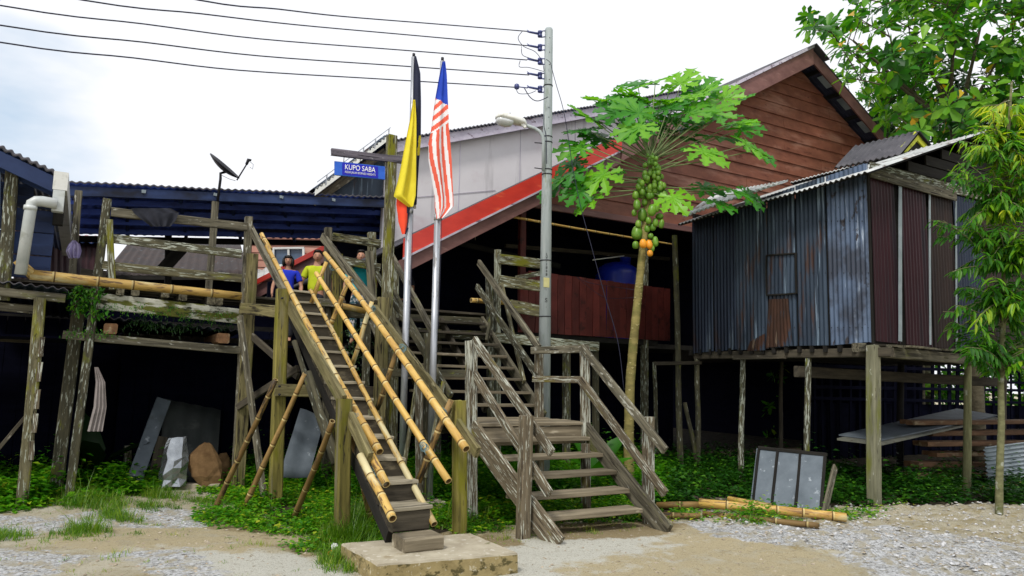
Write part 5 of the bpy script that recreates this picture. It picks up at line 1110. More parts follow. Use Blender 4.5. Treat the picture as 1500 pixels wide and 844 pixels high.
cab('down_cable', [q(797, 168), q(797, 185), q(800, 202), q(801, 240)], .006, up_)
tube('lamp_arm', [q(796, 250, 10.5), q(796, 206, 10.5), q(795, 200, 10.5), q(791, 193, 10.5), q(783, 188, 10.5), q(768, 183, 10.5)], .026, SPUN, up_, 10)
tube('arm_bolt', [q(783, 209, 10.45), q(797, 210, 10.5)], .008, BLACKM, up_, 6); tube('arm_bolt', [q(783, 246, 10.45), q(797, 248, 10.5)], .008, BLACKM, up_, 6)
# lamp head: tapered shell over a glass bowl
h0, h1 = q(771, 183, 10.5), q(726, 171, 10.35); mfr = frame(h0, h1); Ln = (h1-h0).length
secs = [(0, .03, .03, 0), (.05, .065, .055, 0), (.12, .095, .075, .005), (.5, .125, .085, .01), (.85, .115, .08, .01), (.96, .08, .06, .0), (1, .02, .02, -.005)]
vs = []; fs = []
for t, a_, b_, dz in secs:
    for k in range(16): th = 2*math.pi*k/16; vs.append((t*Ln, a_*math.cos(th), dz+b_*(math.sin(th) if math.sin(th) > 0 else .45*math.sin(th))))
for i in range(len(secs)-1):
    for k in range(16): fs.append((i*16+k, i*16+(k+1) % 16, (i+1)*16+(k+1) % 16, (i+1)*16+k))
fs.append(tuple(range(15, -1, -1))); fs.append(tuple(range(96, 112))); lhd = mesh_obj('lamp_head', vs, fs, WHITEP, up_, mfr, None, True, True)
vs = []; fs = []
for i, (t, a_, b_) in enumerate(((.42, .02, .01), (.48, .095, .055), (.65, .105, .085), (.85, .10, .08), (.95, .065, .05), (.97, .01, .01))):
    for k in range(16): th = 2*math.pi*k/16; vs.append((t*Ln, a_*math.cos(th), -.03+b_*(math.sin(th) if math.sin(th) < 0 else .2*math.sin(th))))
for i in range(5):
    for k in range(16): fs.append((i*16+k, i*16+(k+1) % 16, (i+1)*16+(k+1) % 16, (i+1)*16+k))
GLB = mat('lamp_glass', (.5, .53, .55), (.6, .62, .64), (4, 4, 4), .1, (), 0, spec=.8); mesh_obj('glass_bowl', vs, fs, GLB, lhd, mfr, None, True, True)
beam('hinge', q(770, 187, 10.45), q(765, 182, 10.45), .05, .04, WHITEP, lhd)
tube('photocell', [q(747, 175, 10.43), q(747, 166, 10.43)], .018, BLACKM, lhd, 8)
# markings
def text(name, s, p, size, m, parent=None, right=None, upv=Z, depth=.001, align='CENTER', sx=1):
    cu_ = bpy.data.curves.new(name, 'FONT'); cu_.body = s; cu_.size = size; cu_.extrude = depth; cu_.align_x = align; cu_.align_y = 'CENTER'
    to = bpy.data.objects.new('t', cu_); SC.collection.objects.link(to); bpy.context.view_layer.update()
    me = bpy.data.meshes.new_from_object(to); bpy.data.objects.remove(to); me.materials.clear(); me.materials.append(m); me.name = name
    rt = (right or U).normalized(); uu = (upv-rt*upv.dot(rt)).normalized(); nn = rt.cross(uu)
    M4 = Matrix((rt*sx, uu, nn)).transposed().to_4x4(); M4.translation = p
    if sx != 1: me.transform(Matrix.Diagonal((sx, 1, 1, 1))); M4 = Matrix((rt, uu, nn)).transposed().to_4x4(); M4.translation = p
    return link(bpy.data.objects.new(name, me), M4, parent)
xr = Vector((math.cos(.15), math.sin(.15), 0))
def facep(y): return onp(y, .12, .003)
for i, ch in enumerate('LV/1848'): text('pole_lettering', ch, facep(374+i*4.9), .055, BLACKPT, up_, xr)
text('pole_lettering', 'S', facep(441), .085, BLACKPT, up_, xr)
for y in (424, 449): text('pole_lettering', '.', facep(y), .07, BLACKPT, up_, xr)
stn = beam('paper_notice', facep(422)-Vector((0, .004, 0)), facep(408)-Vector((0, .004, 0)), .10, .004, YSTICK, up_, up=-V, j=0)
tag(bpy.data.objects['pole_lettering'], None)
# ------------------------------------------------------------------ overhead wires
WL = [((290, 0), (500, 24), (765, 46), 'uppermost'), ((120, 0), (430, 36), (765, 67), 'second from the top'), ((0, 8), (380, 57), (765, 88), 'middle'), ((0, 37), (380, 82), (768, 110), 'fourth from the top'), ((0, 62), (350, 103), (745, 128), 'lowest')]
for (x0, y0), (xm, ym), (x1, y1), nm in WL:
    a = PD(x1+(7 if y1 < 120 else 10), y1, 10.57); D0 = 7.2; m_ = PD(xm, ym, 9.1); b = PD(x0, y0, D0); c = b+(b-m_)*1.2+Z*.25
    o = cab('overhead_wire', [a, (a+m_)/2-Z*.0, m_, (b+m_)/2, b, c], .0085); tag(o, '%s of the five wires running left from the utility pole' % nm, 'wire', 'wires on the utility pole')
# ------------------------------------------------------------------ flagpoles and flags
FD = 9.0
def flagpole(xt, yt, xj, yj, xb, yb, D, lb):
    t_ = PD(xt, yt, D); j = PD(xj, yj, D); b = ground(t_, PD(xb, yb, D), .0)
    r_ = thing('flagpole', b, lb, 'flagpole', 'flagpoles'); j = t_.lerp(b, (t_.z-j.z)/(t_.z-b.z))
    tube('upper_tube', [j, t_], .030, STEEL, r_, 14); tube('lower_tube', [b, j+(t_-j)*.01], .042, STEEL, r_, 14); tube('collar', [j-(t_-j)*.02, j+(t_-j)*.015], .048, STEEL, r_, 14)
    tube('finial', [t_, t_+Z*.05], .02, BLACKM, r_, 8)
    cab('halyard', [t_+Vector((.03, -.02, 0)), t_.lerp(b, .4)+Vector((.055, -.03, 0)), t_.lerp(b, .62)+Vector((.05, -.03, 0))], .003, r_)
    bx = box('footing', b-Z*.05, .30, .30, .19, CONC, r_)
    return r_
flagpole(606, 84, 598, 308, 590, 640, 9.25, 'galvanised flagpole carrying the yellow, black and red flag')
flagpole(648, 90, 640, 318, 629, 720, 9.05, 'galvanised flagpole carrying the red and white striped flag')
def mfy(s, t): return 0 if s < .78 else 1
fs1 = thing('state_flag', PD(600, 345, 9.2), 'limp yellow flag with black and red parts hanging on the left flagpole', 'flag', 'flags')
def fk(s, t): return 0
sheet('black_field', [(82, 607, 610), (107, 606, 616), (150, 606, 617), (205, 606, 617), (240, 602, 614), (300, 598, 610)], .02, [FK, FY], parent=fs1, mf=lambda s, t: 1 if (abs(t-.60) < .065 and s > .5+abs(abs(t-.60)-.03)*7) else 0, ns=20, D=PD(608, 200, 9.20).dot(V), kf=1.3)
Dv = PD(600, 250, 9.12).dot(V)
sheet('yellow_field', [(146, 605, 608), (175, 601, 609), (220, 592, 609), (262, 584, 609), (287, 577.5, 608), (303, 600, 604)], .028, [FY], parent=fs1, ns=24, D=Dv, kf=1.6, mf=None)
sheet('red_field', [(276, 582, 604), (300, 581, 604), (325, 584, 603), (343, 590, 595)], .02, [FRD, FK], parent=fs1, mf=lambda s, t: 1 if s > .60+.25*t-.1 else 0, ns=18, D=Dv+.06, kf=1.2)
def stripes(s, t):
    if t < .255+.05*(s-.5): return 2
    y = t
    if t < .46-.07*s: k = int((t-.255+.08*(s-.5)+1)/.034); return 1 if k % 2 else 0
    if s < .30: return 1 if math.sin((s*3.2-(t-.45)*1.6)*2*math.pi+.6) > .0 else 0     # a fold turned across the rest
    return 1 if math.sin((s*3.6-(t-.45)*.9)*2*math.pi-.4) > -.1 else 0
tag(sheet('striped_flag', [(90, 648, 652), (110, 644, 654), (145, 638, 655), (190, 632, 657), (210, 628, 659), (235, 628, 661), (262, 633, 662), (290, 638, 663), (303, 638, 663), (312, 640, 655), (320, 641, 647)], .028, [FW, FRED2, FB], 'limp flag with red and white stripes and a blue corner on the right flagpole', 'flag', mf=stripes, ns=44, nt=150, D=PD(640, 200, 8.93).dot(V), kf=1.6), group='flags')
# ------------------------------------------------------------------ signpost
sp_t = PD(573, 199, 9.9); sp_b = ground(sp_t, PD(566, 470, 9.9)); ARMW = mat('violet_grey_timber', (.07, .065, .085), (.20, .18, .22), G_, .85, [((.42, .42, .45), (9, 30, 30), .62, .66), ((.02, .02, .03), (3, 30, 30), .6, .64)], .6); sg = thing('signpost', sp_b, 'tall lichened square timber post with a side arm, between the two stairs', 'signpost')
beam('post', sp_b, sp_t, .135, .11, LICH, sg, up=-V, j=.006)
beam('arm', PD(485, 222, 9.55), PD(600, 236, 9.95), .05, .095, ARMW, sg, j=.006)
beam('arm', PD(540, 244, 10.05), PD(612, 290, 10.1), .05, .09, DARKLICH, sg) if False else None
beam('cleat', PD(606, 279, 9.8), PD(606, 305, 9.8), .05, .05, OLDW, sg, up=-V)
sA, sB, sC, sDq = PD(490, 236, 9.58), PD(564, 244, 9.80), PD(564, 263, 9.80), PD(490, 256, 9.58)
hs_ = thing('hanging_sign', sDq, 'blue hanging sign lettered in white, under the signpost arm', 'sign')
sn = (sB-sA).cross(Z).normalized()
if sn.y > 0: sn = -sn
sn_up = (sA-sDq).normalized()
brd = prism('board', [sDq, sC, sB, sA], -sn*.035, SIGNB, hs_)
rt = (sB-sA).normalized()
def sxy(s, t, o=.003): return (sDq.lerp(sC, s)).lerp(sA.lerp(sB, s), t)+sn*o
prism('panel', [sxy(.15, .06), sxy(.86, .04), sxy(.86, .93), sxy(.15, .95)], -sn*.002, SIGND, brd)
wd_ = (sB-sA).length
t1 = text('lettering', 'KUPO SABA', sxy(.505, .63, .005), .100, SIGNW, brd, rt, sn_up, .0015, sx=1)
def fit(o, wid):
    xs_ = [v.co.x for v in o.data.vertices]; k = wid/(max(xs_)-min(xs_)); c = (max(xs_)+min(xs_))/2
    for v in o.data.vertices: v.co.x = (v.co.x-c)*k
fit(t1, wd_*.60)
t2 = text('lettering', 'KEDAI JALAN BORNEO HEIGHTS', sxy(.505, .27, .005), .042, SIGNW, brd, rt, sn_up, .0015); fit(t2, wd_*.60)
for s in (.18, .5, .78):
    a = sA.lerp(sB, s); tube('hook', [a, a+Z*.09], .005, BLACKM, hs_, 6)
# ------------------------------------------------------------------ papaya tree
pd_ = 11.0; pb = ground(PD(940, 380, pd_), PD(924, 690, pd_)); pap = thing('papaya_tree', pb, 'papaya tree with a crown of lobed leaves over clustered green and orange fruit', 'tree')
pts = [pb]+[PD(x, y, pd_) for x, y in ((921, 640), (923, 560), (928, 500), (934, 440), (940, 380), (945, 330), (950, 280), (953, 255), (955, 232))]
sub = []
for i in range(len(pts)-1):
    for k in range(4): sub.append(pts[i].lerp(pts[i+1], k/4))
sub.append(pts[-1]); nn_ = len(sub)
tr = tube('trunk', sub, [(.082-.038*(i/nn_)**.7)*(1+.05*math.sin(i*2.3)) for i in range(nn_)], PAPT, pap, 16)
vs = []; fs = []
for i in range(150):       # leaf scars: little crescents set in spirals round the stem
    t = random.uniform(.12, .80); j_ = t*(nn_-1); p = sub[int(j_)].lerp(sub[min(int(j_)+1, nn_-1)], j_ % 1); r_ = (.082-.038*(j_/nn_)**.7)*1.03; a = i*2.4
    d = Vector((math.cos(a), math.sin(a), 0)); tt = Vector((-math.sin(a), math.cos(a), 0)); k = len(vs); c = p+d*r_
    vs += [c-tt*.022+d*-.004, c-Z*.012+d*.004, c+tt*.022+d*-.004, c+Z*.010+d*.006]; fs.append((k, k+1, k+2, k+3))
mesh_obj('leaf_scars', vs, fs, SCAR, tr); bpy.data.objects['leaf_scars']['kind'] = 'stuff'
def papleaf(target, origin, r_, tilt, rr_, rnd0):
    """petiole plus a blade of nine toothed fingers"""
    vs = []; fs = []; mi = []; rn = []
    # petiole
    mid = origin.lerp(target, .55)+Z*-.03*(target-origin).length; S = 6; P_ = [origin.lerp(mid, t)*(1-t)+mid.lerp(target, t)*t for t in (0, .2, .4, .6, .8, 1)]
    for i, p in enumerate(P_):
        d = (P_[min(i+1, 5)]-P_[max(i-1, 0)]).normalized(); a = (Z-d*d.z).normalized() if abs(d.z) < .95 else (V-d*d.dot(V)).normalized(); b = d.cross(a); q_ = .011-.0009*i
        for k in range(S): th = 2*math.pi*k/S; vs.append(p+(a*math.cos(th)+b*math.sin(th))*q_); rn.append(.3)
    for i in range(5):
        for k in range(S): fs.append((i*S+k, i*S+(k+1) % S, (i+1)*S+(k+1) % S, (i+1)*S+k)); mi.append(1)
    out = (target-origin).normalized(); out = Vector((out.x, out.y, out.z*.4)); out.normalize()
    hi_l = max(0, min(1, (target.z-origin.z-.25)/.6))       # young leaves at the top stand up
    nrm = (Z*(.74-.15*hi_l) + tilt + Vector((out.x*.38*(1-2.2*hi_l), out.y*.3-.58, 0))).normalized(); g_ = out-Z*(.25-1.1*hi_l); f = (g_-nrm*g_.dot(nrm)).normalized(); s = nrm.cross(f)
    for li, ang in enumerate((-148, -104, -66, -32, 0, 32, 66, 104, 148)):
        a = R(ang+random.uniform(-5, 5)); Ll = r_*(1.0-.40*(abs(ang)/150)**1.3)*random.uniform(.9, 1.08); d = f*math.cos(a)+s*math.sin(a); e = nrm.cross(d)
        st_ = 22; dr = random.uniform(.1, .5)*(1-.6*hi_l); base = len(vs); ph = random.random(); r1 = min(1, max(0, rnd0+random.uniform(-.12, .12)))
        for i in range(st_+1):
            t = i/st_; env = (.15*(t/.3)**.6 if t < .3 else .10+.12*math.sin(min(1, (t-.3)/.5)*math.pi*.6))*(1 if t < .66 else max(0, (1-t)/.34)**.7)
            tooth = 1.08+(.95*((1-((t*3.7+ph) % 1)) - .5) if t > .26 else 0); hw = Ll*env*tooth*.86
            c = target+d*Ll*t+e*Ll*.02*math.sin(t*5+ph*6)-nrm*(dr*Ll*t*t*.5); u_ = .22
            vs += [c-e*hw+nrm*hw*u_+d*hw*.8*(t > .26), c, c+e*hw+nrm*hw*u_+d*hw*.8*(t > .26)]; rn += [r1, min(1, r1+.15), r1]
        for i in range(st_):
            k = base+i*3; fs += [(k, k+1, k+4, k+3), (k+1, k+2, k+5, k+4)]; mi += [0, 0]
    o = mesh_obj('leaf', vs, fs, [LF_PAP, STALK], pap, mi=mi, smooth=False)
    A_ = o.data.attributes.new('rnd', 'FLOAT', 'POINT'); A_.data.foreach_set('value', rn)
PL = [(893, 150, .5, .9), (868, 176, .3, .7), (850, 218, .0, .6), (836, 256, -.1, .35), (850, 280, -.3, .4), (884, 256, -.3, .8), (936, 186, -.4, .7), (968, 148, .5, .8), (945, 172, .2, .55), (998, 122, .6, .9),
      (1022, 142, .3, .7), (1040, 165, .0, .6), (1062, 144, .6, .8), (1072, 184, .2, .75), (1094, 212, -.1, .7), (1030, 222, -.5, .8), (985, 290, -.5, 1), (1070, 278, -.2, .5), (1048, 296, -.3, .35), (866, 292, -.3, .7),
      (985, 178, .4, .4), (920, 160, .3, .5), (960, 190, .6, .35), (1005, 180, .5, .3), (880, 205, .5, .35), (930, 140, .5, .6), (1030, 275, .1, .3), (905, 165, .1, .3), (915, 185, .4, .15), (978, 160, .1, .2), (1010, 165, -.1, .55), (1045, 200, .3, .3), (860, 190, .3, .25), (870, 270, .2, .2), (842, 238, .3, .15), (990, 200, .5, .1), (935, 165, -.2, .5), (1095, 285, .2, .3), (1000, 145, .2, .9), (960, 120, .4, .8)]
PL += [(x+random.uniform(-16, 16), y+random.uniform(-16, 12), dv+random.uniform(.05, .5), rn*.6) for x, y, dv, rn in PL[:26] if y < 260]
for i, (x, y, dv, rn0) in enumerate(PL):
    tg = PD(x, y, pd_+dv); org = PD(952+random.uniform(-3, 5), 232+max(0, (y-180))*.42+random.uniform(-4, 6), pd_+dv*.1)
    vd = (EYE-tg).normalized(); papleaf(tg, org, random.uniform(.40, .50) if y < 275 else .38, Vector((random.uniform(-.3, .3), random.uniform(-.3, .3), random.uniform(-.15, .25))), 0, rn0)
def fruit(x, y, wpx, hpx, m, dv=-.12):
    c = PD(x, y, pd_+dv); k = (pd_+dv)/F; rx = wpx/2*k; rz_ = hpx/2*k; vs = []; fs = []; S = 12; prof = []
    for i in range(11):
        t = i/10; prof.append((rx*math.sin(math.pi*t)**.75*(.86+.28*t)*(1+.0), rz_*math.cos(math.pi*t)))
    tl = Vector((random.uniform(-.2, .2), random.uniform(-.2, .2), 1)).normalized(); a1 = tl.orthogonal().normalized(); a2 = tl.cross(a1)
    for r_, z_ in prof:
        for q_ in range(S): a = 2*math.pi*q_/S; rr = r_*(1+.04*math.cos(5*a)); vs.append(c+a1*rr*math.cos(a)+a2*rr*math.sin(a)+tl*z_)
    for i in range(10):
        for q_ in range(S): fs.append((i*S+q_, (i+1)*S+q_, (i+1)*S+(q_+1) % S, i*S+(q_+1) % S))
    return mesh_obj('fruit', vs, fs, m, pap, smooth=True)
for x, y, a, b in ((931, 286, 10, 13), (933, 300, 11, 17), (941, 315, 14, 20), (955, 308, 13, 18), (963, 303, 8, 17), (929, 312, 8, 10), (950, 323, 9, 11), (960, 326, 9, 13), (966, 317, 12, 10), (956, 332, 10, 13), (933, 341, 16, 22), (953, 346, 9, 9), (960, 354, 9, 16), (931, 359, 10, 12), (955, 364, 8, 10), (969, 328, 8, 14), (944, 296, 9, 12), (935, 328, 9, 12), (972, 298, 8, 12), (948, 335, 9, 12)):
    fruit(x, y, a, b, FRUIT, random.uniform(-.16, -.02))
for x, y, a, b in ((942, 357, 11, 14), (951, 358, 10, 14), (952, 371, 9, 10)): fruit(x, y, a, b, FRUITO, -.2)
rd = random.Random(5)
for i in range(88):
    t = rd.random()**.8; y = 226+t*62; w_ = 6+ t*17; x = 953+rd.uniform(-w_, w_)+ (1-t)*1.5; s = 5+4.6*t; fruit(x, y, s, s*1.2, FRUIT, rd.uniform(-.16, 0)-.02)
# fixings on the shed
for x_ in range(1020, 1276, 9):
    for f_ in (.12, .5, .9):
        p_ = PU(x_, 300+200*f_, cu-.012); tube('roofing_nail', [p_+U*.004, p_-U*.006], .007, DARKW, sh, 5)
# twine from the trunk to the screen
tw = cab('twine', [PV(845, 406, 10.6), PV(866, 415, 10.6), PD(932, 425, 11)], .004); tag(tw, 'upper thin line strung from the maroon screen to the papaya trunk', 'line', 'lines tied to the papaya')
tw = cab('twine', [PV(845, 406, 10.6), PV(884, 435, 10.6), PD(930, 436, 11)], .004); tag(tw, 'lower thin line strung from the maroon screen to the papaya trunk', 'line', 'lines tied to the papaya')
# ------------------------------------------------------------------ trees behind
def bez(a, b, sag=.15, n=6):
    m_ = (a+b)/2+Vector((random.uniform(-.1, .1), random.uniform(-.1, .1), -sag))*(b-a).length; return [a.lerp(m_, t).lerp(m_.lerp(b, t), t) for t in [i/n for i in range(n+1)]]
class TB:
    def __init__(s): s.v = []; s.f = []
    def add(s, pts, r0, r1, S=6):
        n = len(pts)
        for i, p in enumerate(pts):
            d = (pts[min(i+1, n-1)]-pts[max(i-1, 0)]).normalized(); a = d.orthogonal().normalized(); b = d.cross(a); r = r0+(r1-r0)*i/(n-1); 
            for k in range(S): th = 2*math.pi*k/S; s.v.append(p+(a*math.cos(th)+b*math.sin(th))*r)
        k0 = len(s.v)-n*S
        for i in range(n-1):
            for k in range(S): s.f.append((k0+i*S+k, k0+i*S+(k+1) % S, k0+(i+1)*S+(k+1) % S, k0+(i+1)*S+k))
def tree(name, label, basexy, hub, poly, n, dr, leaf, m, seed, rnd=(0, 1), dens=None, whorl=(6, 9), wr=.42, droop=.25, sags=-.05, trunkm=TRUNK, tr_r=(.16, .07), fork=4, up=.35, group=None, cat='tree', tpl=TPL, tf=TF, hubs=None):
    """poly: crown outline as seen from the yard; tips fill it at depths dr; every tip is carried by a branch"""
    rd = random.Random(seed); random.seed(seed); root = thing(name, Vector(basexy), label, cat, group); tb = TB(); b0 = Vector(basexy); hb = Vector(hub)
    tb.add([b0.lerp(hb, t)+Vector((.08*math.sin(t*4), .05*math.cos(t*5), 0)) for t in [i/8 for i in range(9)]], tr_r[0], tr_r[1], 10)
    nodes = [hb.copy()]; X = [p[0] for p in poly]; Y = [p[1] for p in poly]
    tips = []; tries = 0
    while len(tips) < n and tries < n*60:
        tries += 1; x = rd.uniform(min(X), max(X)); y = rd.uniform(min(Y), max(Y))
        if not inpoly(x, y, poly) or (dens and rd.random() > dens(x, y)): continue
        tips.append(PD(x, y, rd.uniform(*dr)))
    tips.sort(key=lambda p: (p-hb).length)
    big = []
    for h in (hubs or []): h = Vector(h); pts = bez(hb, h, sags); tb.add(pts, tr_r[1]*.8, tr_r[1]*.35, 7); nodes += pts[2:]
    for p in tips:
        q_ = min(nodes, key=lambda z_: (z_-p).length+ .15*(z_-hb).length); L_ = (q_-p).length; pts = bez(q_, p, sags, 4 if L_ < 1.2 else 6)
        tb.add(pts, max(.010, min(.05, .014*L_+.006)), .007, 5); nodes.append(pts[len(pts)//2]); 
        if L_ > 1: nodes.append(pts[-2])
        big.append((p, (pts[-1]-pts[-2]).normalized()))
    mesh_obj('trunk', tb.v, tb.f, trunkm, root, smooth=True)
    P = []; D = []; Nn = []; Ln = []; rn = []
    for p, d in big:
        k = rd.randint(*whorl); ax_ = (d+Z*up*2).normalized(); a = ax_.orthogonal().normalized(); b = ax_.cross(a); ph = rd.uniform(0, 6); tn = rd.uniform(*rnd)
        for i in range(k):
            th = ph+i*2.4; out = a*math.cos(th)+b*math.sin(th); q_ = .15+.85*i/k
            dd = (out*(1.15-q_*.75)+ax_*(q_-.25)).normalized(); P.append(p-ax_*(.10*(1-q_))*wr/.42); D.append(dd); Nn.append(ax_+out*-.3); Ln.append(leaf*rd.uniform(.65, 1.15)); 
            rn.append(min(1, max(0, tn*.55+rd.random()*.4)) if rd.random() > .012 else rd.uniform(.94, 1))
    leaves('crown', P, D, Nn, np.array(Ln), np.array(Ln)*wr, np.array(rn), m, root, tpl, tf, droop); return root
TPO = np.array([(0, 0, 0), (.32, .26, .02), (.36, 0, -.05), (.32, -.26, .02), (.74, .50, 0), (.74, 0, -.06), (.74, -.50, 0), (1, 0, 0)])
# broad-leaved tree over the gable
poly = [(1168, 38), (1180, 14), (1205, 30), (1240, 20), (1225, -30), (1290, -80), (1650, -80), (1650, 300), (1440, 215), (1330, 205), (1300, 185), (1270, 150), (1240, 120), (1215, 92), (1200, 70), (1180, 62)]
def dn(x, y):
    if x < 1290 and y < 130: return .45
    if 1385 < x < 1470 and 85 < y < 135: return .12
    if 1225 < x < 1290 and 10 < y < 45: return .1
    if x > 1290 and y > 130: return 1.
    return .8
hubp = PD(1400, 190, 17)
tree('broad_leaved_tree', 'big-leaved tree with scattered yellow leaves rising behind the gable and the shed', (hubp.x+.3, hubp.y+.2, -.1), hubp, poly, 720, (14.6, 19), .35, LF_BIG, 21, (0, 1), dn, (6, 9), .48, .3, -.05, tpl=TPO, hubs=[PD(1300, 110, 16), PD(1340, 60, 17), PD(1400, 60, 16), PD(1460, 90, 16.5), PD(1440, 20, 17), PD(1250, 60, 16.5)])
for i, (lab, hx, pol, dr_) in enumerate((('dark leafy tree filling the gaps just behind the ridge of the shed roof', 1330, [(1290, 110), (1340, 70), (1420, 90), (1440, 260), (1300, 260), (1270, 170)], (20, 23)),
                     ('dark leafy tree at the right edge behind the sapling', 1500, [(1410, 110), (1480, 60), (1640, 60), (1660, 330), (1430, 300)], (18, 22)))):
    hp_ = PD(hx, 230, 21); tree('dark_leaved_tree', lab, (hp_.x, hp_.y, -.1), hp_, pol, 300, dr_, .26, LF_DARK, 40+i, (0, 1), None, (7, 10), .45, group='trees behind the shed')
# small light leaves filling behind the gaps
hp_ = PD(1340, 210, 24); tree('small_leaved_tree', 'small-leaved tree glimpsed in the gap between the gable and the shed roof', (hp_.x, hp_.y, -.1), hp_, [(1215, 90), (1300, 120), (1420, 130), (1450, 260), (1280, 260), (1230, 150)], 260, (23, 26), .17, LF_BIG, 55, (.2, .8), None, (9, 13), .45)
# bushes seen under the shed
for i, (x, lab) in enumerate(((1200, 'green bush showing through the left part of the stick fence'), (1330, 'green bush showing through the middle of the stick fence'), (1460, 'yellow-green bush behind the stick fence at the right edge'), (1570, 'green bush beyond the right edge of the shed'))):
    hp_ = PD(x, 600, 23.5); tree('bush', lab, (hp_.x, hp_.y, -.1), hp_, [(x-75, 480), (x+75, 470), (x+85, 640), (x-85, 640)], 260, (22.5, 25), .26, LF_WEED, 70+i, (.4, 1), None, (7, 10), .5, group='bushes behind the stick fence', cat='bush', tr_r=(.04, .03))
# sapling with drooping lance leaves in front of the shed
random.seed(77); rd = random.Random(77); sb_ = PZ(1463, 758); SD = sb_.y
sap = thing('sapling', sb_, 'slender sapling with drooping yellow-green lance leaves in front of the shed', 'tree'); tb = TB()
st = [sb_-Z*.05]+[PD(x, y, SD) for x, y in ((1464, 700), (1467, 620), (1466, 560), (1469, 480), (1472, 400), (1470, 320), (1474, 240), (1478, 180), (1482, 120))]
tb.add(st, .048, .014, 10); P = []; D = []; Nn = []; Ln = []; rn = []
def spray(a, b, k, tn, Lf=.165):
    pts = bez(a, b, -.12, 8); tb.add(pts, .010, .004, 5)
    for i in range(k):
        t = .25+.75*i/(k-1); j_ = t*8; p = pts[min(7, int(j_))].lerp(pts[min(8, int(j_)+1)], j_ % 1); d = (b-a).normalized(); sd_ = d.cross(Z).normalized()*(1 if i % 2 else -1)
        dd = (d*.7+sd_*rd.uniform(.5, 1.0)+Z*rd.uniform(-1.1, .0)); P.append(p); D.append(dd); Nn.append(Vector((0, -.4, 1))+sd_*.3); Ln.append(Lf*rd.uniform(.7, 1.25)); rn.append(min(1, max(0, tn*.8+rd.uniform(-.22, .25))))
SPR = [(1385, 335, .3, .3), (1370, 330, .2, .3), (1395, 470, .3, .3), (1415, 455, .3, .4), (1400, 395, .3, .4), (1430, 515, .3, .4), (1405, 250, .5, .3), (1420, 225, .6, .4), (1392, 262, .3, .3), (1440, 195, .7, .6), (1455, 165, .9, .3), (1500, 170, .9, .3), (1520, 210, .7, .5), (1530, 270, .7, .4), (1525, 330, .6, .5), (1530, 390, .5, .3), (1520, 440, .5, .3), (1510, 500, .3, .3), (1445, 300, .6, .8), (1440, 350, .5, .8), (1450, 420, .4, .6), (1490, 290, .8, .6), (1490, 350, .6, .7), (1485, 420, .4, .6), (1480, 480, .3, .5), (1460, 240, .8, .7), (1495, 230, .9, .7), (1440, 480, .3, .5), (1418, 420, .3, .4), (1470, 200, .9, .6), (1415, 320, .4, .3), (1460, 270, .4, .7), (1465, 330, .3, .8), (1470, 385, .3, .6), (1465, 445, .3, .5), (1505, 260, .5, .9), (1500, 310, .5, .7), (1500, 380, .5, .7), (1500, 460, .4, .3), (1475, 225, .4, .9), (1440, 380, .3, .6), (1435, 260, .4, .7)]
SPR += [(rd.uniform(1418, 1530), rd.uniform(185, 520), rd.uniform(.2, .7), .5) for _ in range(34)]
for x, y, tn, wgt in SPR:
    for rep in range(5 if x > 1430 else 3):
        xx = x+rd.uniform(-20, 20)*(rep > 0); yy = y+rd.uniform(-18, 18)*(rep > 0); dd = rd.uniform(-.55, .45)
        yb = min(560, y+rd.uniform(30, 60)); i_ = min(range(len(st)), key=lambda k: abs(st[k].z-PD(1470, yb, SD).z)); b = PD(xx, yy, SD+dd); spray(st[i_].lerp(st[min(i_+1, len(st)-1)], rd.random()*.6), b, rd.randint(13, 19), tn)
mesh_obj('trunk', tb.v, tb.f, PALE_TR, sap, smooth=True)
leaves('foliage', P, D, Nn, np.array(Ln), np.array(Ln)*.27, np.array(rn), LF_SAP, sap, droop=.45)
# ferny plant under the left gallery, banana-like shoot behind the broad stair
def bigleaf(name, base, spec, lab, cat, m=LF_WEED, wr=.4):
    P = []; D = []; L_ = []
    for dx, dy, dz, l_ in spec: P.append(base); D.append((dx, dy, dz)); L_.append(l_)
    o = leaves(name, P, D, [(0, -.3, 1)]*len(P), np.array(L_), np.array(L_)*wr, rng.uniform(.1, .6, len(P)), m, droop=.5); return tag(o, lab, cat)
bigleaf('broad_leaf_plant', PD(142, 690, 10.6), [(-.5, -.3, .9, .7), (.6, -.2, .9, .8), (.1, -.6, 1.0, .9), (-.2, -.2, 1.4, .9), (.9, .1, .6, .5)], 'dark broad-leaved plant at the foot of the mossy leaning post', 'plant', LF_DARK)
bigleaf('broad_leaf_plant', PD(872, 700, 10.2), [(-.5, -.3, .9, .5), (.6, -.2, .9, .55), (.1, -.6, 1.0, .6), (-.3, -.2, 1.6, .7), (.9, .1, .5, .5), (.5, 0, 1.6, .75)], 'broad-leaved plant behind the steps of the broad stair', 'plant')
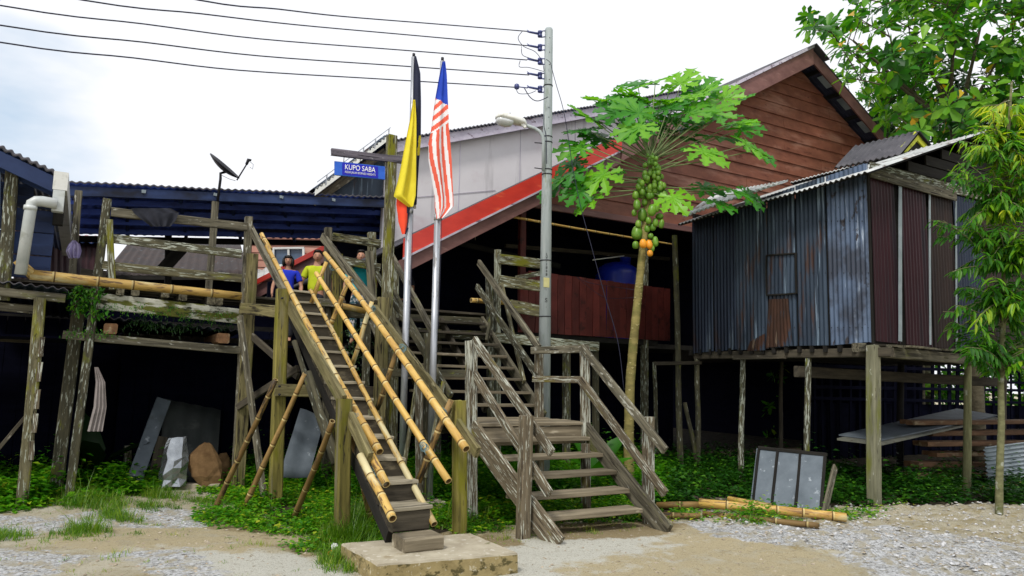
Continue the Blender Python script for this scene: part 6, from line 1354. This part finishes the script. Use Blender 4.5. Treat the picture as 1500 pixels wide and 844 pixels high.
# ------------------------------------------------------------------ people on the gallery
def skin_fig(name, J, E_, m, parent=None, root=0, lv=2, wm=None):
    """one vertex per joint (x,y,z,r): grown into a continuous surface"""
    me = bpy.data.meshes.new(name); me.from_pydata([j[:3] for j in J], E_, []); o = bpy.data.objects.new(name, me); o.data.materials.append(m)
    link(o, wm or Matrix(), parent); me.attributes  # keep
    md = o.modifiers.new('skin', 'SKIN'); md.use_smooth_shade = True; md.branch_smoothing = .6
    bpy.context.view_layer.update()
    if not me.skin_vertices: me.skin_vertices_new() if hasattr(me, 'skin_vertices_new') else None
    for i, j in enumerate(J):
        sv = me.skin_vertices[0].data[i]; r = j[3]; sv.radius = r if isinstance(r, tuple) else (r, r); sv.use_root = (i == root)
    s = o.modifiers.new('sub', 'SUBSURF'); s.levels = lv; s.render_levels = lv
    dg = bpy.context.evaluated_depsgraph_get(); nm = bpy.data.meshes.new_from_object(o.evaluated_get(dg)); nm.materials.clear(); nm.materials.append(m)
    for md_ in list(o.modifiers): o.modifiers.remove(md_)
    o.data = nm; nm.polygons.foreach_set('use_smooth', [True]*len(nm.polygons)); return o
def ell(name, c, rx, ry, rz_, m, parent, wm, n=14, f=None):
    vs = []; fs = []
    for i in range(n+1):
        a = math.pi*i/n
        for k in range(2*n):
            b = 2*math.pi*k/(2*n); d = Vector((math.sin(a)*math.cos(b), math.sin(a)*math.sin(b), math.cos(a))); s = f(d) if f else 1; vs.append(Vector(c)+Vector((d.x*rx*s, d.y*ry*s, d.z*rz_*s)))
    for i in range(n):
        for k in range(2*n): fs.append((i*2*n+k, (i+1)*2*n+k, (i+1)*2*n+(k+1) % (2*n), i*2*n+(k+1) % (2*n)))
    return mesh_obj(name, vs, fs, m, parent, wm, smooth=True, local=True)
def person(headpx, headtop, D, face_deg, H, shirt, trous, label, long_hair=False, arms=((.0, .0), (.0, .0)), shirt_fit=1.0, fat=1.0):
    """faces -Y before turning; stands on the floor behind the gallery"""
    h = PD(headpx, headtop, D); base = Vector((h.x, h.y, 2.12)); k = (h.z-2.12)/1.70
    root = thing('person', base, label, 'person', 'people on the gallery'); M4 = Matrix.Translation(base) @ Matrix.Rotation(R(face_deg), 4, 'Z') @ Matrix.Scale(k, 4)
    W0 = M4
    J = [(0, 0, .95, (.135*fat, .10*fat)), (0, 0, 1.08, (.125*fat, .09*fat)), (0, 0, 1.24, (.145*fat, .10*fat)), (0, .005, 1.38, (.12, .08)), (0, .01, 1.45, (.055, .055)), (0, .0, 1.53, (.05, .055)), (0, -.012, 1.60, (.070, .085)), (0, -.005, 1.655, (.066, .078))]
    E_ = [(0, 1), (1, 2), (2, 3), (3, 4), (4, 5), (5, 6), (6, 7)]
    hands = []
    for s, (fw, out) in zip((-1, 1), arms):
        i0 = len(J); J += [(s*.165, .01, 1.385, .052), (s*(.205+out*.5), .01-fw*.05, 1.22, .043), (s*(.225+out), .0-fw*.12, 1.10, .036), (s*(.235+out*.8), -.04-fw*.30, .97+fw*.10, .030), (s*(.235+out*.7), -.06-fw*.42, .87+fw*.19, .024), (s*(.232+out*.6), -.075-fw*.48, .82+fw*.22, (.036, .02))]
        E_ += [(3, i0), (i0, i0+1), (i0+1, i0+2), (i0+2, i0+3), (i0+3, i0+4), (i0+4, i0+5)]; hands.append((s, Vector(J[-1][:3])))
        i1 = len(J); J += [(s*.085, .0, .86, .095), (s*.095, -.01, .66, .075), (s*.098, -.005, .48, .058), (s*.10, .015, .32, .055), (s*.10, .02, .09, .036), (s*.105, -.03, .035, .036), (s*.11, -.14, .025, .028)]
        E_ += [(0, i1)]+[(i1+q, i1+q+1) for q in range(6)]
    body = skin_fig('body', J, E_, SKIN, root, 0, 2, W0)
    # shirt with sleeves, trousers
    Js = [(0, 0, .90, (.152*fat, .118*fat)), (0, 0, 1.08, (.145*fat, .108*fat)), (0, 0, 1.24, (.162*fat, .118*fat)), (0, .005, 1.375, (.132, .095)), (0, .01, 1.43, (.075, .07))]; Es = [(0, 1), (1, 2), (2, 3), (3, 4)]
    for s, (fw, out) in zip((-1, 1), arms): i0 = len(Js); Js += [(s*.17, .01, 1.385, .066), (s*(.208+out*.5), .01-fw*.05, 1.22, .062), (s*(.214+out*.6), .008-fw*.06, 1.19, .062)]; Es += [(3, i0), (i0, i0+1), (i0+1, i0+2)]
    skin_fig('shirt', Js, Es, shirt, root, 0, 2, W0)
    Jt = [(0, 0, .97, (.142*fat, .11*fat)), (0, 0, .90, (.142*fat, .11*fat))]; Et = [(0, 1)]
    for s in (-1, 1): i1 = len(Jt); Jt += [(s*.088, 0, .80, .104), (s*.095, -.01, .62, .088), (s*.10, .005, .40, .075), (s*.10, .02, .10, .062)]; Et += [(1, i1), (i1, i1+1), (i1+1, i1+2), (i1+2, i1+3)]
    skin_fig('trousers', Jt, Et, trous, root, 0, 2, W0)
    # head shaped over the skull, jaw narrowed
    def hf(d):
        s = 1.0
        if d.z < 0: s *= 1-.16*abs(d.z)*(1-.2*(-d.y))
        return s*(1+.02*(-d.y))
    head = ell('head', (0, -.018, 1.59), .074, .092, .112, SKIN, root, W0, 16, hf)
    ell('nose', (0, -.110, 1.578), .013, .017, .022, SKIN, head, W0, 6); ell('mouth', (0, -.102, 1.540), .024, .008, .007, LIPS, head, W0, 6)
    for s in (-1, 1):
        ell('eye', (s*.029, -.099, 1.600), .012, .007, .006, EYEW, head, W0, 6); ell('iris', (s*.029, -.1045, 1.600), .0055, .004, .0055, HAIR, head, W0, 6)
        ell('eyebrow', (s*.029, -.103, 1.617), .016, .006, .0035, HAIR, head, W0, 5); ell('ear', (s*.075, .0, 1.585), .010, .018, .028, SKIN, head, W0, 6)
    def hair_f(d):
        if long_hair: return 1.0+.06*noise.noise(d*4)+(.15 if d.z < -.2 else 0)
        return 1.0+.04*noise.noise(d*5)
    if long_hair:
        ell('hair', (0, .014, 1.605), .093, .094, .112, HAIR, root, W0, 14, hair_f)
        for s in (-1, 1): ell('hair_lock', (s*.082, -.035, 1.565), .034, .06, .095, HAIR, root, W0, 10)
        ell('fringe', (0, -.078, 1.668), .078, .042, .034, HAIR, root, W0, 8)
    else:
        ell('hair', (0, .012, 1.645), .085, .098, .083, HAIR, root, W0, 14, hair_f); ell('fringe', (0, -.060, 1.690), .068, .052, .030, HAIR, root, W0, 8)
    for s, hp0 in hands:
        for q in range(4):
            o = (q-1.5)*.017; L_ = (.062, .072, .068, .054)[q]; J2 = [(hp0.x+0, hp0.y+o*.9, hp0.z+.01, .009), (hp0.x+s*.004, hp0.y+o, hp0.z-.03, .009), (hp0.x-s*.002, hp0.y+o, hp0.z-.03-L_*.5, .008), (hp0.x-s*.014, hp0.y+o, hp0.z-.03-L_, .007)]
            skin_fig('finger', J2, [(0, 1), (1, 2), (2, 3)], SKIN, body, 0, 1, W0)
        J2 = [(hp0.x, hp0.y-.02, hp0.z+.012, .010), (hp0.x-s*.012, hp0.y-.045, hp0.z-.012, .009), (hp0.x-s*.018, hp0.y-.052, hp0.z-.04, .008)]; skin_fig('thumb', J2, [(0, 1), (1, 2)], SKIN, body, 0, 1, W0)
    return root
person(423, 375, 12.7, 14, 1.55, BLUET, TROUS, 'dark-haired woman in a royal blue tee standing at the top of the bamboo-railed stair', True, ((.35, .03), (.2, .05)), fat=.95)
person(466, 368, 12.9, 12, 1.68, LIMET, TROUS, 'man in a lime green tee and dark trousers standing at the stair top', False, ((.1, .04), (.1, .04)), fat=1.12)
person(530, 368, 12.7, 5, 1.65, TURQT, PATT, 'person in a turquoise tee and patterned shorts, half hidden behind a leaning plank', False, ((.2, .04), (.3, .06)), fat=1.12)
person(590, 383, 13.3, -10, 1.6, CLOTHD, TROUS, 'person in dark clothes glimpsed between the left flagpole and the peeling post', False, ((.3, .03), (.6, .03)))
tag(mesh_obj('red_wrapper', [PZ(478, 814)+Z*.01, PZ(488, 817)+Z*.012, PZ(486, 811)+Z*.03, PZ(480, 810)+Z*.015], [(0, 1, 2, 3), (3, 2, 1, 0)], FRD), 'scrap of red wrapper on the earth left of the concrete pad', 'litter')
bag('crumpled_paper', 486, 494, 808, [(0, .03, .03, 0), (.03, .035, .03, .0), (.05, .02, .015, 0)], PZ(490, 808).dot(V), .1, FW, 'crumpled white paper on the earth left of the concrete pad', 'litter', .05, 3, 9, False, (0, .5))
tw_ = thing('forked_twig', PV(697, 350, 11), 'pale forked twig hanging under the longhouse roof edge', 'twig')
for q_ in (((696, 352), (697, 340)), ((697, 340), (692, 330)), ((697, 340), (703, 334)), ((703, 334), (702, 328))): tube('twig', [PV(*q_[0], 11), PV(*q_[1], 11)], .007, OLDW, tw_, 5)
print('N', len(bpy.data.objects))
